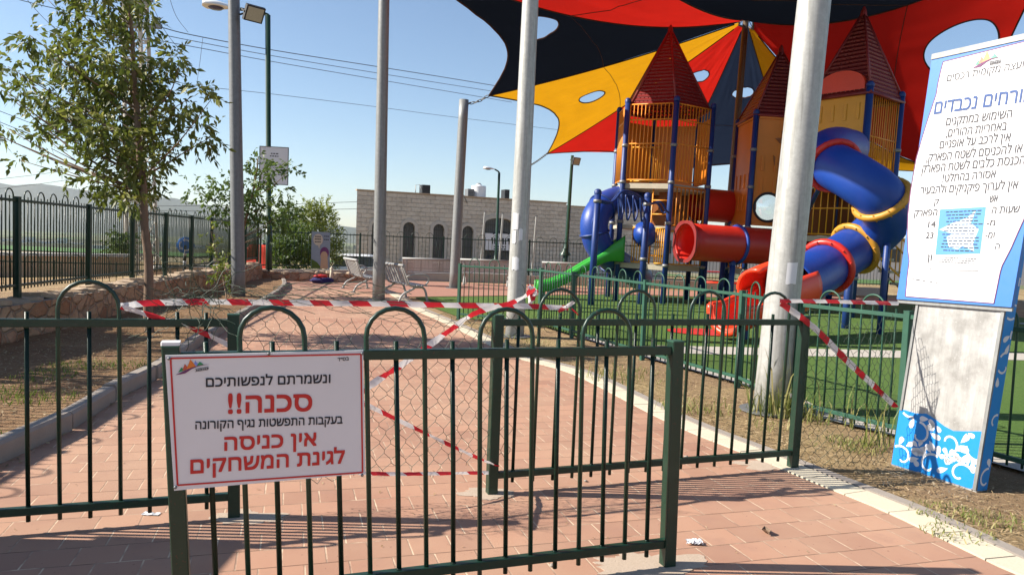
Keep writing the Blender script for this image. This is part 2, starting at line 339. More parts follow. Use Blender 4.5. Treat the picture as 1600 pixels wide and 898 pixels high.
# ------------------------------------------------------------------ mesh builder
ORG = {}
class MB:
    def __init__(s): s.v = []; s.f = []; s.sm = []; s.uv = {}; s.tint = None
    def add(s, vs, fs, smooth=False, uvs=None):
        o = len(s.v); s.v += [V(p) for p in vs]
        for i, f in enumerate(fs):
            if uvs is not None: s.uv[len(s.f)] = uvs[i]
            s.f.append(tuple(o+k for k in f)); s.sm.append(smooth)
        return s
    def box(s, c, size, rot=None):
        hx, hy, hz = (k/2 for k in size); c = V(c)
        vs = [V((x, y, z)) for x in (-hx, hx) for y in (-hy, hy) for z in (-hz, hz)]
        if rot is not None: vs = [rot @ p for p in vs]
        return s.add([p+c for p in vs], [(0, 1, 3, 2), (4, 6, 7, 5), (0, 4, 5, 1), (2, 3, 7, 6), (0, 2, 6, 4), (1, 5, 7, 3)])
    def beam(s, a, b, wx, wz, up=V((0, 0, 1)), bev=0.0):
        a, b = V(a), V(b); d = (b-a).normalized(); x = d.cross(up)
        if x.length < 1e-4: x = d.cross(V((0, 1, 0)))
        x.normalize(); z = x.cross(d).normalized()
        hx, hz = wx/2, wz/2
        if bev:
            sec = [(-hx+bev, -hz), (hx-bev, -hz), (hx, -hz+bev), (hx, hz-bev), (hx-bev, hz), (-hx+bev, hz), (-hx, hz-bev), (-hx, -hz+bev)]
        else: sec = [(-hx, -hz), (hx, -hz), (hx, hz), (-hx, hz)]
        n = len(sec); vs = [p+x*i+z*j for p in (a, b) for i, j in sec]
        fs = [(i, (i+1) % n, n+(i+1) % n, n+i) for i in range(n)]+[tuple(range(n))[::-1], tuple(range(n, 2*n))]
        return s.add(vs, fs)
    def tube(s, pts, r, n=8, closed=False, cap=True, smooth=True, arc=None, ref=None):
        pts = [V(p) for p in pts]; m = len(pts)
        rs = r if isinstance(r, (list, tuple)) else [r]*m
        tans = []
        for i in range(m):
            if closed: t = pts[(i+1) % m]-pts[i-1]
            else: t = pts[min(i+1, m-1)]-pts[max(i-1, 0)]
            tans.append(t.normalized())
        up = V(ref) if ref is not None else (V((0, 0, 1)) if abs(tans[0].z) < .9 else V((1, 0, 0)))
        nx = (up-tans[0]*up.dot(tans[0])).normalized(); vs = []
        a0, a1 = arc if arc else (0, 2*math.pi)
        k = n if arc is None else n+1
        for i in range(m):
            t = tans[i]; nx = (nx-t*nx.dot(t)); nx.normalize(); ny = t.cross(nx)
            for j in range(k):
                a = a0+(a1-a0)*j/n; vs.append(pts[i]+(nx*math.cos(a)+ny*math.sin(a))*rs[i])
        fs = []
        for i in range(m if closed else m-1):
            for j in range(k if arc is None else n):
                j2 = (j+1) % k; i2 = (i+1) % m
                fs.append((i*k+j, i*k+j2, i2*k+j2, i2*k+j))
        s.add(vs, fs, smooth)
        if cap and not closed and arc is None:
            o = len(s.v)-m*k
            s.f.append(tuple(o+j for j in range(k))[::-1]); s.sm.append(False)
            s.f.append(tuple(o+(m-1)*k+j for j in range(k))); s.sm.append(False)
        return s
    def poly(s, pts, thick, n=None):
        """polygon (planar) extruded by vector thick (V) - front face first"""
        k = len(pts); pts = [V(p) for p in pts]; th = V(thick)
        return s.add(pts+[p+th for p in pts], [tuple(range(k)), tuple(range(2*k-1, k-1, -1))]+[(i, i+k, (i+1) % k+k, (i+1) % k) for i in range(k)])
    def grid(s, fn, nu, nv, smooth=True, uvf=None):
        vs = [fn(i/nu, j/nv) for i in range(nu+1) for j in range(nv+1)]
        fs = []; uvs = []
        for i in range(nu):
            for j in range(nv):
                q = [(i, j), (i+1, j), (i+1, j+1), (i, j+1)]
                fs.append(tuple(a*(nv+1)+b for a, b in q))
                if uvf: uvs.append([uvf(a/nu, b/nv) for a, b in q])
        return s.add(vs, fs, smooth, uvs if uvf else None)
    def lathe(s, c, prof, n=16, axis=V((0, 0, 1)), smooth=True):
        axis = V(axis).normalized(); x = axis.orthogonal().normalized(); y = axis.cross(x); c = V(c); k = len(prof)
        vs = [c+axis*h+(x*math.cos(2*math.pi*i/n)+y*math.sin(2*math.pi*i/n))*r for i in range(n) for r, h in prof]
        fs = [(i*k+j, ((i+1) % n)*k+j, ((i+1) % n)*k+j+1, i*k+j+1) for i in range(n) for j in range(k-1)]
        return s.add(vs, fs, smooth)
    def build(s, name, mat, parent=None, solid=0.0, local=False):
        me = bpy.data.meshes.new(name)
        o0 = V((0, 0, 0)) if local or parent is None else ORG[parent.name]
        me.from_pydata([tuple(p-o0) for p in s.v], [], s.f)
        me.polygons.foreach_set('use_smooth', s.sm)
        if s.uv:
            ul = me.uv_layers.new(name='UVMap')
            for p in me.polygons:
                u = s.uv.get(p.index)
                if u:
                    for li, c in zip(p.loop_indices, u): ul.data[li].uv = c
        if s.tint is not None:
            ca = me.color_attributes.new('tint', 'FLOAT_COLOR', 'CORNER')
            for p in me.polygons:
                t = s.tint[p.index]
                for li in p.loop_indices: ca.data[li].color = (t, t, t, 1)
        me.materials.append(M[mat] if isinstance(mat, str) else mat)
        me.update()
        if not s.uv and not s.tint:
            bm = bmesh.new(); bm.from_mesh(me); bmesh.ops.recalc_face_normals(bm, faces=bm.faces); bm.to_mesh(me); bm.free()
        ob = bpy.data.objects.new(name, me); COL.objects.link(ob)
        if parent is not None: ob.parent = parent; ORG[ob.name] = o0 if not local else ORG.get(parent.name, V((0, 0, 0)))
        else: ORG[ob.name] = V((0, 0, 0))
        if solid:
            md = ob.modifiers.new('thickness', 'SOLIDIFY'); md.thickness = solid; md.offset = 0
        return ob

def tag(o, label=None, cat=None, group=None, kind=None):
    if label: o['label'] = label
    if cat: o['category'] = cat
    if group: o['group'] = group
    if kind: o['kind'] = kind
    return o
def thing(name, label, cat, loc=(0, 0, 0), group=None, rot=None):
    o = bpy.data.objects.new(name, None); COL.objects.link(o); o.location = loc; o.empty_display_size = .2
    if rot: o.rotation_euler = rot
    ORG[o.name] = V(loc); return tag(o, label, cat, group)
def share(src, parent, mat_world=None):
    c = src.copy(); COL.objects.link(c); c.parent = parent; ORG[c.name] = ORG[parent.name]; return c
def copy_thing(root, loc, rotz=None, label=None, group=None):
    r = root.copy(); COL.objects.link(r); r.location = loc
    if rotz is not None: r.rotation_euler = (0, 0, rotz)
    if label: r['label'] = label
    if group: r['group'] = group
    for ch in list(root.children):
        c = ch.copy(); COL.objects.link(c); c.parent = r
        for g in list(ch.children):
            d = g.copy(); COL.objects.link(d); d.parent = c
    return r
def spline(pts, n):
    """Catmull-Rom through pts"""
    pts = [V(p) for p in pts]; q = [pts[0]*2-pts[1]]+pts+[pts[-1]*2-pts[-2]]; out = []
    for i in range(len(pts)-1):
        a, b, c, d = q[i:i+4]
        for k in range(n):
            t = k/n; out.append(.5*((2*b)+(c-a)*t+(2*a-5*b+4*c-d)*t*t+(3*b-a-3*c+d)*t**3))
    out.append(pts[-1]); return out

# ------------------------------------------------------------------ text
def text_mesh(body):
    """outlines of the lettering, filled by the non-zero winding rule (glyph contours may overlap)"""
    c = bpy.data.curves.new('lettering', 'FONT'); c.body = body[::-1]; c.resolution_u = 3; c.fill_mode = 'NONE'
    o = bpy.data.objects.new('lettering', c); COL.objects.link(o); bpy.context.view_layer.update()
    me = bpy.data.meshes.new_from_object(o.evaluated_get(bpy.context.evaluated_depsgraph_get()))
    vs = [v.co.xy.copy() for v in me.vertices]; es = [tuple(e.vertices) for e in me.edges]
    bpy.data.objects.remove(o); bpy.data.curves.remove(c); bpy.data.meshes.remove(me)
    r = delaunay_2d_cdt(vs, es, [], 0, 1e-5); tri = []
    for f in r[2]:
        p = sum((r[0][i] for i in f), V((0, 0)))/len(f); w_ = 0
        for a, b in es:
            A, B_ = vs[a], vs[b]
            if (A.y > p.y) != (B_.y > p.y) and A.x+(p.y-A.y)/(B_.y-A.y)*(B_.x-A.x) > p.x: w_ += 1 if B_.y > A.y else -1
        if w_: tri.append(tuple(f))
    return [V((q.x, q.y, 0)) for q in r[0]], tri
def put_text(mb, body, pl, pr, capdir, height, nrm, off=0.0, raw=False):
    """fits the text between the two baseline ends pl, pr (3D), letters `height` tall along capdir"""
    vs, fs = text_mesh(body if not raw else body[::-1])
    if not vs: return
    x0 = min(v.x for v in vs); x1 = max(v.x for v in vs)
    ref = .58; xd = (pr-pl).normalized(); h = height
    # the heavier weights are the glyph drawn a few times, slightly shifted (thick horizontal strokes as in the photo)
    for k, (dx, dy) in enumerate([(0, 0)] if not off else [(0, 0), (off, 0), (-off, 0), (0, off*1.6), (0, -off*1.6), (off, off*1.6), (-off, -off*1.6), (off, -off*1.6), (-off, off*1.6)]):
        mb.add([pl+(pr-pl)*((v.x-x0)/(x1-x0))+capdir*(v.y/ref*h)+xd*dx*h+capdir*dy*h+nrm*.00012*k for v in vs], fs)

exec_parts = []
# =================================================================== SETTING
def smooth(t): t = max(0., min(1., t)); return t*t*(3-2*t)
def terrain(x, y):
    d = math.hypot(max(0, -9.5-x), max(0, y-62))
    z = -40*smooth(d/420)
    z -= .35*smooth(d/6)+.85*smooth((y-31)/4)
    if d > 300: z += .6*mnoise.noise(V((x*.002, y*.002, 0)))
    return z
ax = [k*2.5 for k in range(-16, 17)]
s_ = 40.0
while s_ < 12000:
    s_ *= 1.22; ax.append(s_); ax.insert(0, -s_)
ay = [y+20 for y in ax]
mb = MB(); nx_, ny_ = len(ax), len(ay)
mb.add([V((x, y, terrain(x, y)-.012)) for x in ax for y in ay],
       [(i*ny_+j, (i+1)*ny_+j, (i+1)*ny_+j+1, i*ny_+j+1) for i in range(nx_-1) for j in range(ny_-1)], True)
tag(mb.build('ground', 'land'), kind='structure')

def sheet(name, mat, pts, z, kind='structure'):
    mb = MB(); mb.add([V((x, y, z)) for x, y in pts], [tuple(range(len(pts)))]); return tag(mb.build(name, mat), kind=kind)
M['field'] = m_stonepath('crop_field', (.07, .16, .03), (.11, .20, .045), .02); M['stubble'] = m_stonepath('stubble_field', (.30, .24, .13), (.38, .31, .18), .02)
sheet('crop_field', 'field', [(-1500, 1180), (-500, 1150), (-520, 1360), (-1600, 1400)], -38.6)
sheet('stubble_field', 'stubble', [(-1300, 900), (-380, 860), (-420, 1100), (-1400, 1130)], -38.8)
mb = MB()
for x0, x1, y0, h in ((-1900, -300, 1440, 7), (-2400, -250, 1900, 9), (-900, -200, 2500, 12)):
    mb.grid(lambda u, v: V((lerp(x0, x1, u), y0+v*40+20*mnoise.noise(V((u*8, y0, 1))), -42+(h+4)*math.sin(v*math.pi)*(.75+.5*mnoise.noise(V((u*70, v*2, y0)))+.3*mnoise.noise(V((u*200, v*3, y0)))))), 260, 4)
tag(mb.build('tree_belts', 'hill'), kind='stuff')
# far ridge: a long range across the valley, higher towards the left
def ridge(x0, x1, y0, hfn, name, depth=1500):
    mb = MB(); n = 90
    def fn(u, v):
        x = lerp(x0, x1, u); h = hfn(u)*(1+.16*mnoise.noise(V((u*9, 3.1, y0*.001)))+.06*mnoise.noise(V((u*31, 1, 2))))
        y = y0+v*depth+200*mnoise.noise(V((u*6, v*2, 5)))
        prof = math.sin(min(1, v*1.25)*math.pi/2)**1.3 if v < .8 else math.cos((v-.8)/.2*math.pi/2)
        return V((x, y, -42+(h+42)*prof*(1+.12*mnoise.noise(V((u*24, v*5, 9))))))
    mb.grid(fn, n, 14); return tag(mb.build(name, 'hill'), kind='structure')
ridge(-7500, 2500, 5200, lambda u: 300*smooth((.72-u)*2.6)+25, 'hills', 1800)

# red paved path ------------------------------------------------------------
R_in = [G(*p) for p in [(1568, 889), (1382, 799), (1283, 759), (1160, 708), (1037, 657), (893, 584), (800, 557), (740, 527), (690, 503), (640, 480)]]
R_in = [V((2.75, 2.55, 0)), ] + R_in + [V((-3.2, 19.5, 0)), V((-4.0, 21.6, 0))]
L_ed = [G(*p) for p in [(-60, 755), (0, 722), (109, 673), (188, 622), (256, 586), (300, 550), (352, 517), (392, 490), (430, 466)]]
L_ed = [V((-2.3, -1.5, 0)), V((-2.75, 1.6, 0))] + L_ed + [V((-6.3, 20.5, 0)), V((-7.2, 23.3, 0))]
R_in = [V((3.1, -1.5, 0))] + R_in
def resample(pl, n):
    pl = spline(pl, 6); L = [0]
    for a, b in zip(pl, pl[1:]): L.append(L[-1]+(b-a).length)
    out = []; k = 0
    for i in range(n):
        t = L[-1]*i/(n-1)
        while k < len(L)-2 and L[k+1] < t: k += 1
        out.append(lerp(pl[k], pl[k+1], (t-L[k])/max(1e-6, L[k+1]-L[k])))
    return out
def offset(pl, d):
    out = []
    for i, p in enumerate(pl):
        t = (pl[min(i+1, len(pl)-1)]-pl[max(i-1, 0)]).normalized(); out.append(p+V((t.y, -t.x, 0))*d)
    return out
NR = 120
Rin = resample(R_in, NR); Lk = resample(L_ed, NR)
def strip(a, b, z, name, mat, na=1, kind='structure', wob=0):
    mb = MB()
    def fn(u, v):
        i = min(len(a)-1, int(round(u*(len(a)-1)))); p = lerp(a[i], b[i], v); return V((p.x, p.y, z+(wob*mnoise.noise(p*3) if wob else 0)))
    mb.grid(fn, len(a)-1, na, True); return tag(mb.build(name, mat), kind=kind)
strip(Lk, Rin, 0.0, 'path', 'pavers', 4)
# back plaza in the same paving, behind the turf
mb = MB(); zz = .004
mb.add([V((-8.1, 23.2, zz)), V((-2.6, 19.2, zz)), V((3.2, 23.4, zz)), V((14, 24.4, zz)), V((14, 27.0, zz)), V((-5.0, 26.6, zz)), V((-8.3, 24.2, zz))], [(0, 1, 2, 3, 4, 5, 6)])
tag(mb.build('back_pavement', 'rubber'), kind='structure')
# cream edging blocks, one row, and the grey kerb beside them
e1 = offset(Rin, .012); e2 = offset(Rin, .215); e3 = offset(Rin, .22); e4 = offset(Rin, .30)
mb = MB(); Ltot = 0
fine = resample(R_in, 900); cum = [0]
for a, b in zip(fine, fine[1:]): cum.append(cum[-1]+(b-a).length)
k = 0; blk = []
while k < len(fine)-2:
    j = k
    while j < len(fine)-1 and cum[j]-cum[k] < .30: j += 1
    blk.append((k, j)); k = j
def offp(i, d):
    t = (fine[min(i+1, len(fine)-1)]-fine[max(i-1, 0)]).normalized(); return fine[i]+V((t.y, -t.x, 0))*d
for a, b in blk:
    h = .006+rnd(-.0015, .0015); g = .006
    q = [offp(a, .008), offp(b, .008), offp(b, .21), offp(a, .21)]
    c = (q[0]+q[1]+q[2]+q[3])/4
    q = [c+(p-c)*(1-g/.3*1.2) for p in q]
    mb.poly([p+V((0, 0, h)) for p in q], V((0, 0, -.05)))
tag(mb.build('edging_blocks', 'cream'), kind='structure')
mb = MB()
for a, b in zip(range(0, NR-1), range(1, NR)):
    pass
mb.grid(lambda u, v: (lambda i: V((lerp(e3[i], e4[i], v).x, lerp(e3[i], e4[i], v).y, .011+.004*mnoise.noise(e3[i]*5))))(int(round(u*(NR-1)))), NR-1, 1, False)
mb.grid(lambda u, v: (lambda i: V((e4[i].x, e4[i].y, .011-.05*v)))(int(round(u*(NR-1)))), NR-1, 1, False)
mb.grid(lambda u, v: (lambda i: V((e3[i].x, e3[i].y, -.03+.041*v)))(int(round(u*(NR-1)))), NR-1, 1, False)
tag(mb.build('kerb_right', 'kerb'), kind='structure')

# raised left kerb in blocks
fineL = resample(L_ed, 1100); cum = [0]
for a, b in zip(fineL, fineL[1:]): cum.append(cum[-1]+(b-a).length)
mb = MB(); k = 0; KH = .13
def offl(i, d):
    t = (fineL[min(i+1, len(fineL)-1)]-fineL[max(i-1, 0)]).normalized(); return fineL[i]-V((t.y, -t.x, 0))*d
while k < len(fineL)-4:
    j = k
    while j < len(fineL)-1 and cum[j]-cum[k] < .98: j += 1
    h = KH+rnd(-.012, .012); sh = rnd(-.012, .012)
    sec = [(sh, -.05), (sh, h-.02), (sh+.02, h), (sh+.105, h), (sh+.12, h-.015), (sh+.12, -.05)]
    a, b = k+1, max(k+2, j-1); n = len(sec)
    steps = [a, (a+b)//2, b]
    vs = [offl(i, o)+V((0, 0, z)) for i in steps for o, z in sec]
    fs = [(r*n+q, r*n+(q+1) % n, (r+1)*n+(q+1) % n, (r+1)*n+q) for r in range(2) for q in range(n)]+[tuple(range(n)), tuple(range(2*n, 3*n))]
    mb.add(vs, fs); k = j
tag(mb.build('kerb_left', 'kerb'), kind='structure')

# boundary wall / fence line on the left
def FL(d): return V((-5.2-.135*d, d, 0))
kin = offset(Lk, -.115)
wallbase = [V((min(FL(p.y).x+.36, p.x-.3), p.y, 0)) for p in kin]
mb = MB()
mb.grid(lambda u, v: (lambda i: (lambda p: V((p.x, p.y, .075+.05*mnoise.noise(p*1.3)*math.sin(v*3.1)+.02*mnoise.noise(p*6)*min(1, v*4))))(lerp(kin[i], wallbase[i], v)))(int(round(u*(NR-1)))), NR-1, 10)
tag(mb.build('soil_bed', 'bed'), kind='structure')

def rubble_wall(name, a, b, th, h, label, zb=-.3, n=None):
    L = (b-a).length; d = (b-a)/L; nn = V((d.y, -d.x, 0)); n = n or int(L/.09)
    t = thing(name, label, 'wall', a)
    mb = MB()
    def front(side):
        def fn(u, v):
            p = a+d*(L*u)+nn*(th/2*side); z = lerp(zb, h-.05, v)
            q = V((p.x*4.5, p.y*4.5, z*5)); k = mnoise.cell(q)
            return p+nn*side*(.05*mnoise.noise(q)+.02*mnoise.noise(q*3))+V((0, 0, z))
        return fn
    mb.grid(front(1), n, 10, False); mb.grid(front(-1), n, 4, False)
    mb.build('wall_body', 'rubble', t)
    # cap of irregular flat stones
    mb = MB(); x = 0
    while x < L:
        l = rnd(.22, .5); hh = h+rnd(-.045, .02); ov = rnd(-.03, .03)
        c = a+d*(x+l/2); pts = []
        m = 9
        for q in range(m):
            an = 2*math.pi*q/m; rx = (l/2-.008)*rnd(.86, 1.0); ry = (th/2+ov)*rnd(.85, 1.05)
            ca, sa = math.cos(an), math.sin(an)
            pw = 2.6; k = (abs(ca)**pw+abs(sa)**pw)**(-1/pw)
            pts.append(c+d*(ca*k*rx*rnd(.93, 1.05))+nn*(sa*k*ry*rnd(.85, 1.1))+V((0, 0, hh+rnd(-.02, .02))))
        mb.poly(pts, V((0, 0, -rnd(.06, .08)))); x += l
    mb.build('cap_stones', 'capstone', t)  # paler tone than the wall body stands in for its sunlit top
    mb = MB(); mb.add([a-nn*th/2+V((0, 0, h-.055)), a+nn*th/2+V((0, 0, h-.055)), b+nn*th/2+V((0, 0, h-.055)), b-nn*th/2+V((0, 0, h-.055))], [(0, 1, 2, 3)])
    mb.build('mortar_bed', 'kerb', t)
    return t
rubble_wall('stone_wall', FL(2.0)+V((.1, 0, 0)), FL(23.6)+V((.1, 0, 0)), .5, .56, 'knee high rubble stone wall in brown stones along the left soil bed')
rubble_wall('stone_wall', V((-8.2, 23.75, 0)), V((-4.9, 24.6, 0)), .45, .34, 'low rubble stone wall with sunlit-toned cap stones across the back end of the path')

# turf ------------------------------------------------------------------------
PF = [(716, 499), (842, 511), (893, 527), (1003, 561), (1152, 604)]
pf = [G(*p) for p in PF]
pf_right = [V((2.70, 6.85, 0)), V((3.22, 5.95, 0)), V((3.72, 4.9, 0)), V((4.25, 3.6, 0))]
turf_left = [R_in[-3]+V((.35, .2, 0)), R_in[-4]+V((.34, 0, 0)), R_in[-5]+V((.34, .1, 0))]
mb = MB()
poly = [V((14, 24.2, 0)), V((3.2, 23.2, 0)), V((-2.5, 19.0, 0)), V((-1.75, 16.4, 0)), V((-1.0, 14.4, 0))]+[p+V((.12, .1, 0)) for p in pf[1:]]+[p+V((.12, .1, 0)) for p in pf_right]+[V((14, 3.2, 0))]
bm = bmesh.new(); vs = [bm.verts.new((p.x, p.y, .008)) for p in poly]; f = bm.faces.new(vs); bmesh.ops.triangulate(bm, faces=[f])
me = bpy.data.meshes.new('turf'); bm.to_mesh(me); bm.free(); me.materials.append(M['turf']); o = bpy.data.objects.new('turf', me); COL.objects.link(o); tag(o, kind='structure')
# concrete edging just inside the playground fence and the pale path across the turf
ins = resample(pf[2:]+pf_right, 50)
strip(offset(ins, -.10), offset(ins, -.40), .016, 'turf_edging', 'concrete', 2)
mb = MB(); q0, q1 = G(1040, 541), G(1420, 549)
q2, q3 = G(1420, 560), G(1040, 553)
d = (q1-q0); mb.add([q0-d*.05+V((0, 0, .014)), q1+d*1.5+V((0, 0, .014)), q2+d*1.5+V((0, 0, .014)), q3-d*.05+V((0, 0, .014))], [(0, 1, 2, 3)])
tag(mb.build('turf_path', 'concrete'), kind='structure')
mb = MB(); c = G(1105, 520)
mb.add([c+V((math.cos(a*.2618)*.75, math.sin(a*.2618)*.55, .02)) for a in range(24)], [tuple(range(24))])
tag(mb.build('painted_turf_spot', 'red'), kind='structure')
# concrete footings of the posts
def patch(c, r1, r2, z, seed):
    random.seed(seed); m = 60
    def q_(i): a = 2*math.pi*i/m; k = .8+.55*mnoise.noise(V((math.cos(a)*1.6, math.sin(a)*1.6, seed*5.3)))+.22*mnoise.noise(V((math.cos(a)*6, math.sin(a)*6, seed))); return c+V((math.cos(a)*r1*k, math.sin(a)*r2*k, z))
    pts = [q_(i) for i in range(m)]
    mb = MB(); mb.poly(pts, V((0, 0, -.03))); tag(mb.build('concrete_patch', 'footing'), kind='structure')
# =================================================================== FENCES
def railing(name, label, posts, hp=1.07, ht=1.03, hb=.11, s=.125, r=.0105, pw=.06, rw=.04, rise=.07, mat='green', z0=0.0, leans=None,
            phase=0, ext=None, postset=None, group=None, sides=7, caps=True, matpost=None, free_ends=(False, False)):
    posts = [V(p) for p in posts]; t = thing(name, label, 'fence', posts[0], group)
    leans = leans or [V((0, 0, 0))]*len(posts)
    for i, p in enumerate(posts):
        if postset and not postset[i]: continue
        d = (posts[min(i+1, len(posts)-1)]-posts[max(i-1, 0)]).normalized()
        mb = MB(); a = p+V((0, 0, z0-.06)); b = p+leans[i]+V((0, 0, z0+hp))
        mb.beam(a, b, pw, pw, up=V((d.y, -d.x, 0)), bev=.004)
        po = mb.build('post', matpost or mat, t)
        if caps:
            mb = MB(); mb.beam(b+V((0, 0, .0005)), b+V((0, 0, .007)), pw*1.04, pw*1.04, up=V((d.y, -d.x, 0)), bev=.003); mb.build('post_cap', 'green2', po)
    for i in range(len(posts)-1):
        A, B, la, lb = posts[i], posts[i+1], leans[i], leans[i+1]; L = (B-A).length; d = (B-A)/L
        jit = lambda: V((rnd(-.0025, .0025), rnd(-.0025, .0025), rnd(-.004, .004)))
        def pos(x, z): u = x/L; return lerp(A, B, u)+lerp(la, lb, u)*(z/hp)+V((0, 0, z0+z))
        e0 = pw/2+.001 if (not postset or postset[i]) else 0; e1 = pw/2+.001 if (not postset or postset[i+1]) else 0
        for h in (ht, hb):
            mb = MB(); mb.beam(pos(e0, h), pos(L-e1, h), rw*.9, rw, bev=.003); mb.build('rail', mat, t)
        n = int(round(L/s)); sp = L/n
        for k in range(1, n):
            kk = (k+phase) % 4
            if kk == 2 and k+2 < n:
                pts = [pos(k*sp, hb-.055), pos(k*sp, ht), pos(k*sp, ht+rise)]
                for q in range(1, 10):
                    an = math.pi*(1-q/10); pts.append(pos((k+1+math.cos(an))*sp, ht+rise+math.sin(an)*sp))
                pts += [pos((k+2)*sp, ht+rise), pos((k+2)*sp, ht), pos((k+2)*sp, hb-.055)]
                mb = MB(); mb.tube(pts, r, sides, ref=V((d.y, -d.x, 0))); mb.build('hoop', mat, t)
            elif kk == 0 and k >= 3: pass
            else:
                mb = MB(); mb.tube([pos(k*sp, hb-.055)+jit(), pos(k*sp, (hb+ht)/2)+jit()*.7, pos(k*sp, ht+.055)+jit()], r, sides)
                for hz_ in (hb+.02, ht-.02): mb.lathe(pos(k*sp, hz_), [(r*.9, -.006), (r*1.3, 0), (r*.9, .006)], sides); mb.build('bar', mat, t)
    return t

# front gate leaf (carries the warning sign)
GA = G(288, 980); GB = G(1043, 882)
leanA = P(267, 540, GA.y)-GA; leanA.z = 0; leanA.y = 0
leanB = P(1056, 530, GB.y)-GB; leanB.z = 0; leanB.y = 0
gdn_ = (GB-GA).normalized(); gdn_ = V((gdn_.y, -gdn_.x, 0))
gate = railing('entrance_gate', 'nearest dark green hooped gate, in front, carrying the white warning sign', [GA, GB], s=.1185, leans=[leanA, leanB])
gcap = GA+leanA+V((0, 0, 1.0775)); mb = MB(); mb.beam(gcap, gcap+V((0, 0, .012)), .064, .064, up=gdn_, bev=.004); mb.build('glint_cap', 'signwhite', gate)  # white cap colour stands in for the sun glint on the post
# second fence, both sides of the opening
FB0 = G(366, 806); FC0 = G(768, 770); FC1 = G(1238, 730)
dl = (FC1-FC0).normalized()
railing('hooped_fence', 'dark green hooped fence panel left of the path opening, running off the left edge', [FB0, FB0+V((-2.15*.944, -2.15*.33, 0))], s=.1345, phase=2,
        leans=[V((-.02, 0, 0)), V((0, 0, 0))])
railing('hooped_fence', 'dark green hooped fence panel behind the gate, between path opening and leaning info kiosk', [FC0, FC1], s=.128, leans=[V((.0, 0, 0)), V((.02, 0, 0))])
# playground fence
pts = pf+pf_right
railing('playground_fence', 'long paler green hooped fence curving around the turf playground', pts, s=.105, r=.009, pw=.055, rw=.035, rise=.05, sides=5,
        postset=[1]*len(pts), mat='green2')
# boundary fence on the left stone wall and across the back
lp = [FL(y)+V((.0, 0, 0)) for y in (6.9, 8.1, 9.65, 11.77, 13.6, 15.4, 17.2, 18.9, 20.8, 22.7, 24.5)]
railing('boundary_fence', 'tall dark green hooped fence standing on the left rubble wall', lp[:], hp=1.3, ht=1.25, hb=.14, s=.09, r=.0095, pw=.075, rw=.035, rise=.05, z0=.56, sides=5, caps=False)
railing('boundary_fence', 'near end of the boundary fence, outside the left edge of the view', [FL(2.6), FL(4.7), FL(6.75)], hp=1.5, ht=1.45, hb=.14, s=.09, r=.0095, pw=.075, rw=.035, rise=.05, z0=.56, sides=5, caps=False)  # unseen stretch, made taller so its shadow reaches the path
bp = [V((-8.5, 24.75, 0)), V((-5.6, 26.9, 0)), V((-2.6, 27.4, 0)), V((.6, 27.8, 0)), V((3.8, 28.1, 0)), V((7.2, 28.4, 0)), V((10.6, 28.6, 0)), V((14.5, 28.8, 0))]
railing('back_fence', 'far dark green hooped fence across the back of the playground before the stone building', bp, hp=1.33, ht=1.25, hb=.12, s=.13, r=.0085, pw=.06, rw=.035, rise=.05, z0=.33, sides=4, caps=False)
# a plinth under the far fence
mb = MB()
for a, b in zip(bp, bp[1:]):
    mb.beam(a+V((0, 0, .1)), b+V((0, 0, .1)), .25, .42)
tag(mb.build('concrete_plinth', 'concrete'), 'low concrete plinth under the far back fence', 'plinth')
for c, r1, r2, sd_ in ((GA, .22, .2, 1), (GB+V((-.1, -.02, 0)), .33, .2, 2), (FB0+V((.08, 0, 0)), .22, .14, 3), (FC0+V((-.03, 0, 0)), .2, .1, 4), (FC1+V((-.15, .03, 0)), .3, .13, 5)):
    patch(c, r1, r2, .003, sd_)
random.seed(11)

# =================================================================== MASTS AND LAMPS
def mast(label, base, top, r0, r1, mat='galv', n=20):
    t = thing('steel_mast', label, 'pole', base)
    mb = MB(); k = 10; mb.tube([lerp(V(base)-V((0, 0, .1)), V(top), i/k) for i in range(k+1)], [lerp(r0, r1, i/k) for i in range(k+1)], n); mb.build('shaft', mat, t)
    b = V(base); mb = MB(); mb.lathe(b, [(r0+.12, 0), (r0+.12, .012), (0.01, .012)], 18, smooth=False); mb.build('base_plate', 'galv_dark', t)
    return t
B1 = G(373, 469); T1 = P(364.5, -60, B1.y); mast('dark grey steel mast at the soil bed edge, carrying a small floodlight', B1, T1, .15, .118, 'galv_dark')
B2 = G(591.5, 470); T2 = P(601.5, -85, B2.y); mast('tall grey steel mast behind the slatted benches', B2, T2, .15, .125)
B3 = G(709, 450); T3 = P(725, 156, B3.y); mast('shorter grey mast whose top is seen, chained to the shade canopy', B3, T3, .155, .15)
B4 = G(804, 525); T4 = P(838, -190, B4.y); mast('grey mast with torn white paper notices beside the green slide', B4, T4, .152, .12, 'galv_lite')
B5 = G(1203, 641); T5 = P(1300, -260, B5.y); mast('thickest pale grey mast close to the fence, with one white sticker', B5, T5, .165, .142, 'galv_lite', 28)
CT = P(1166, 26, 24.0); CB = P(1128, 460, 24.0); CB.z = 0
mast('brown rusty mast under the centre of the shade canopy', CB, CT+V((0, 0, .05)), .12, .095, 'rustmast')
KX = P(815, 262, 36.0); mast('far grey mast hidden behind the mast with paper notices', V((KX.x-.2, 36.0, 0)), KX, .13, .12)

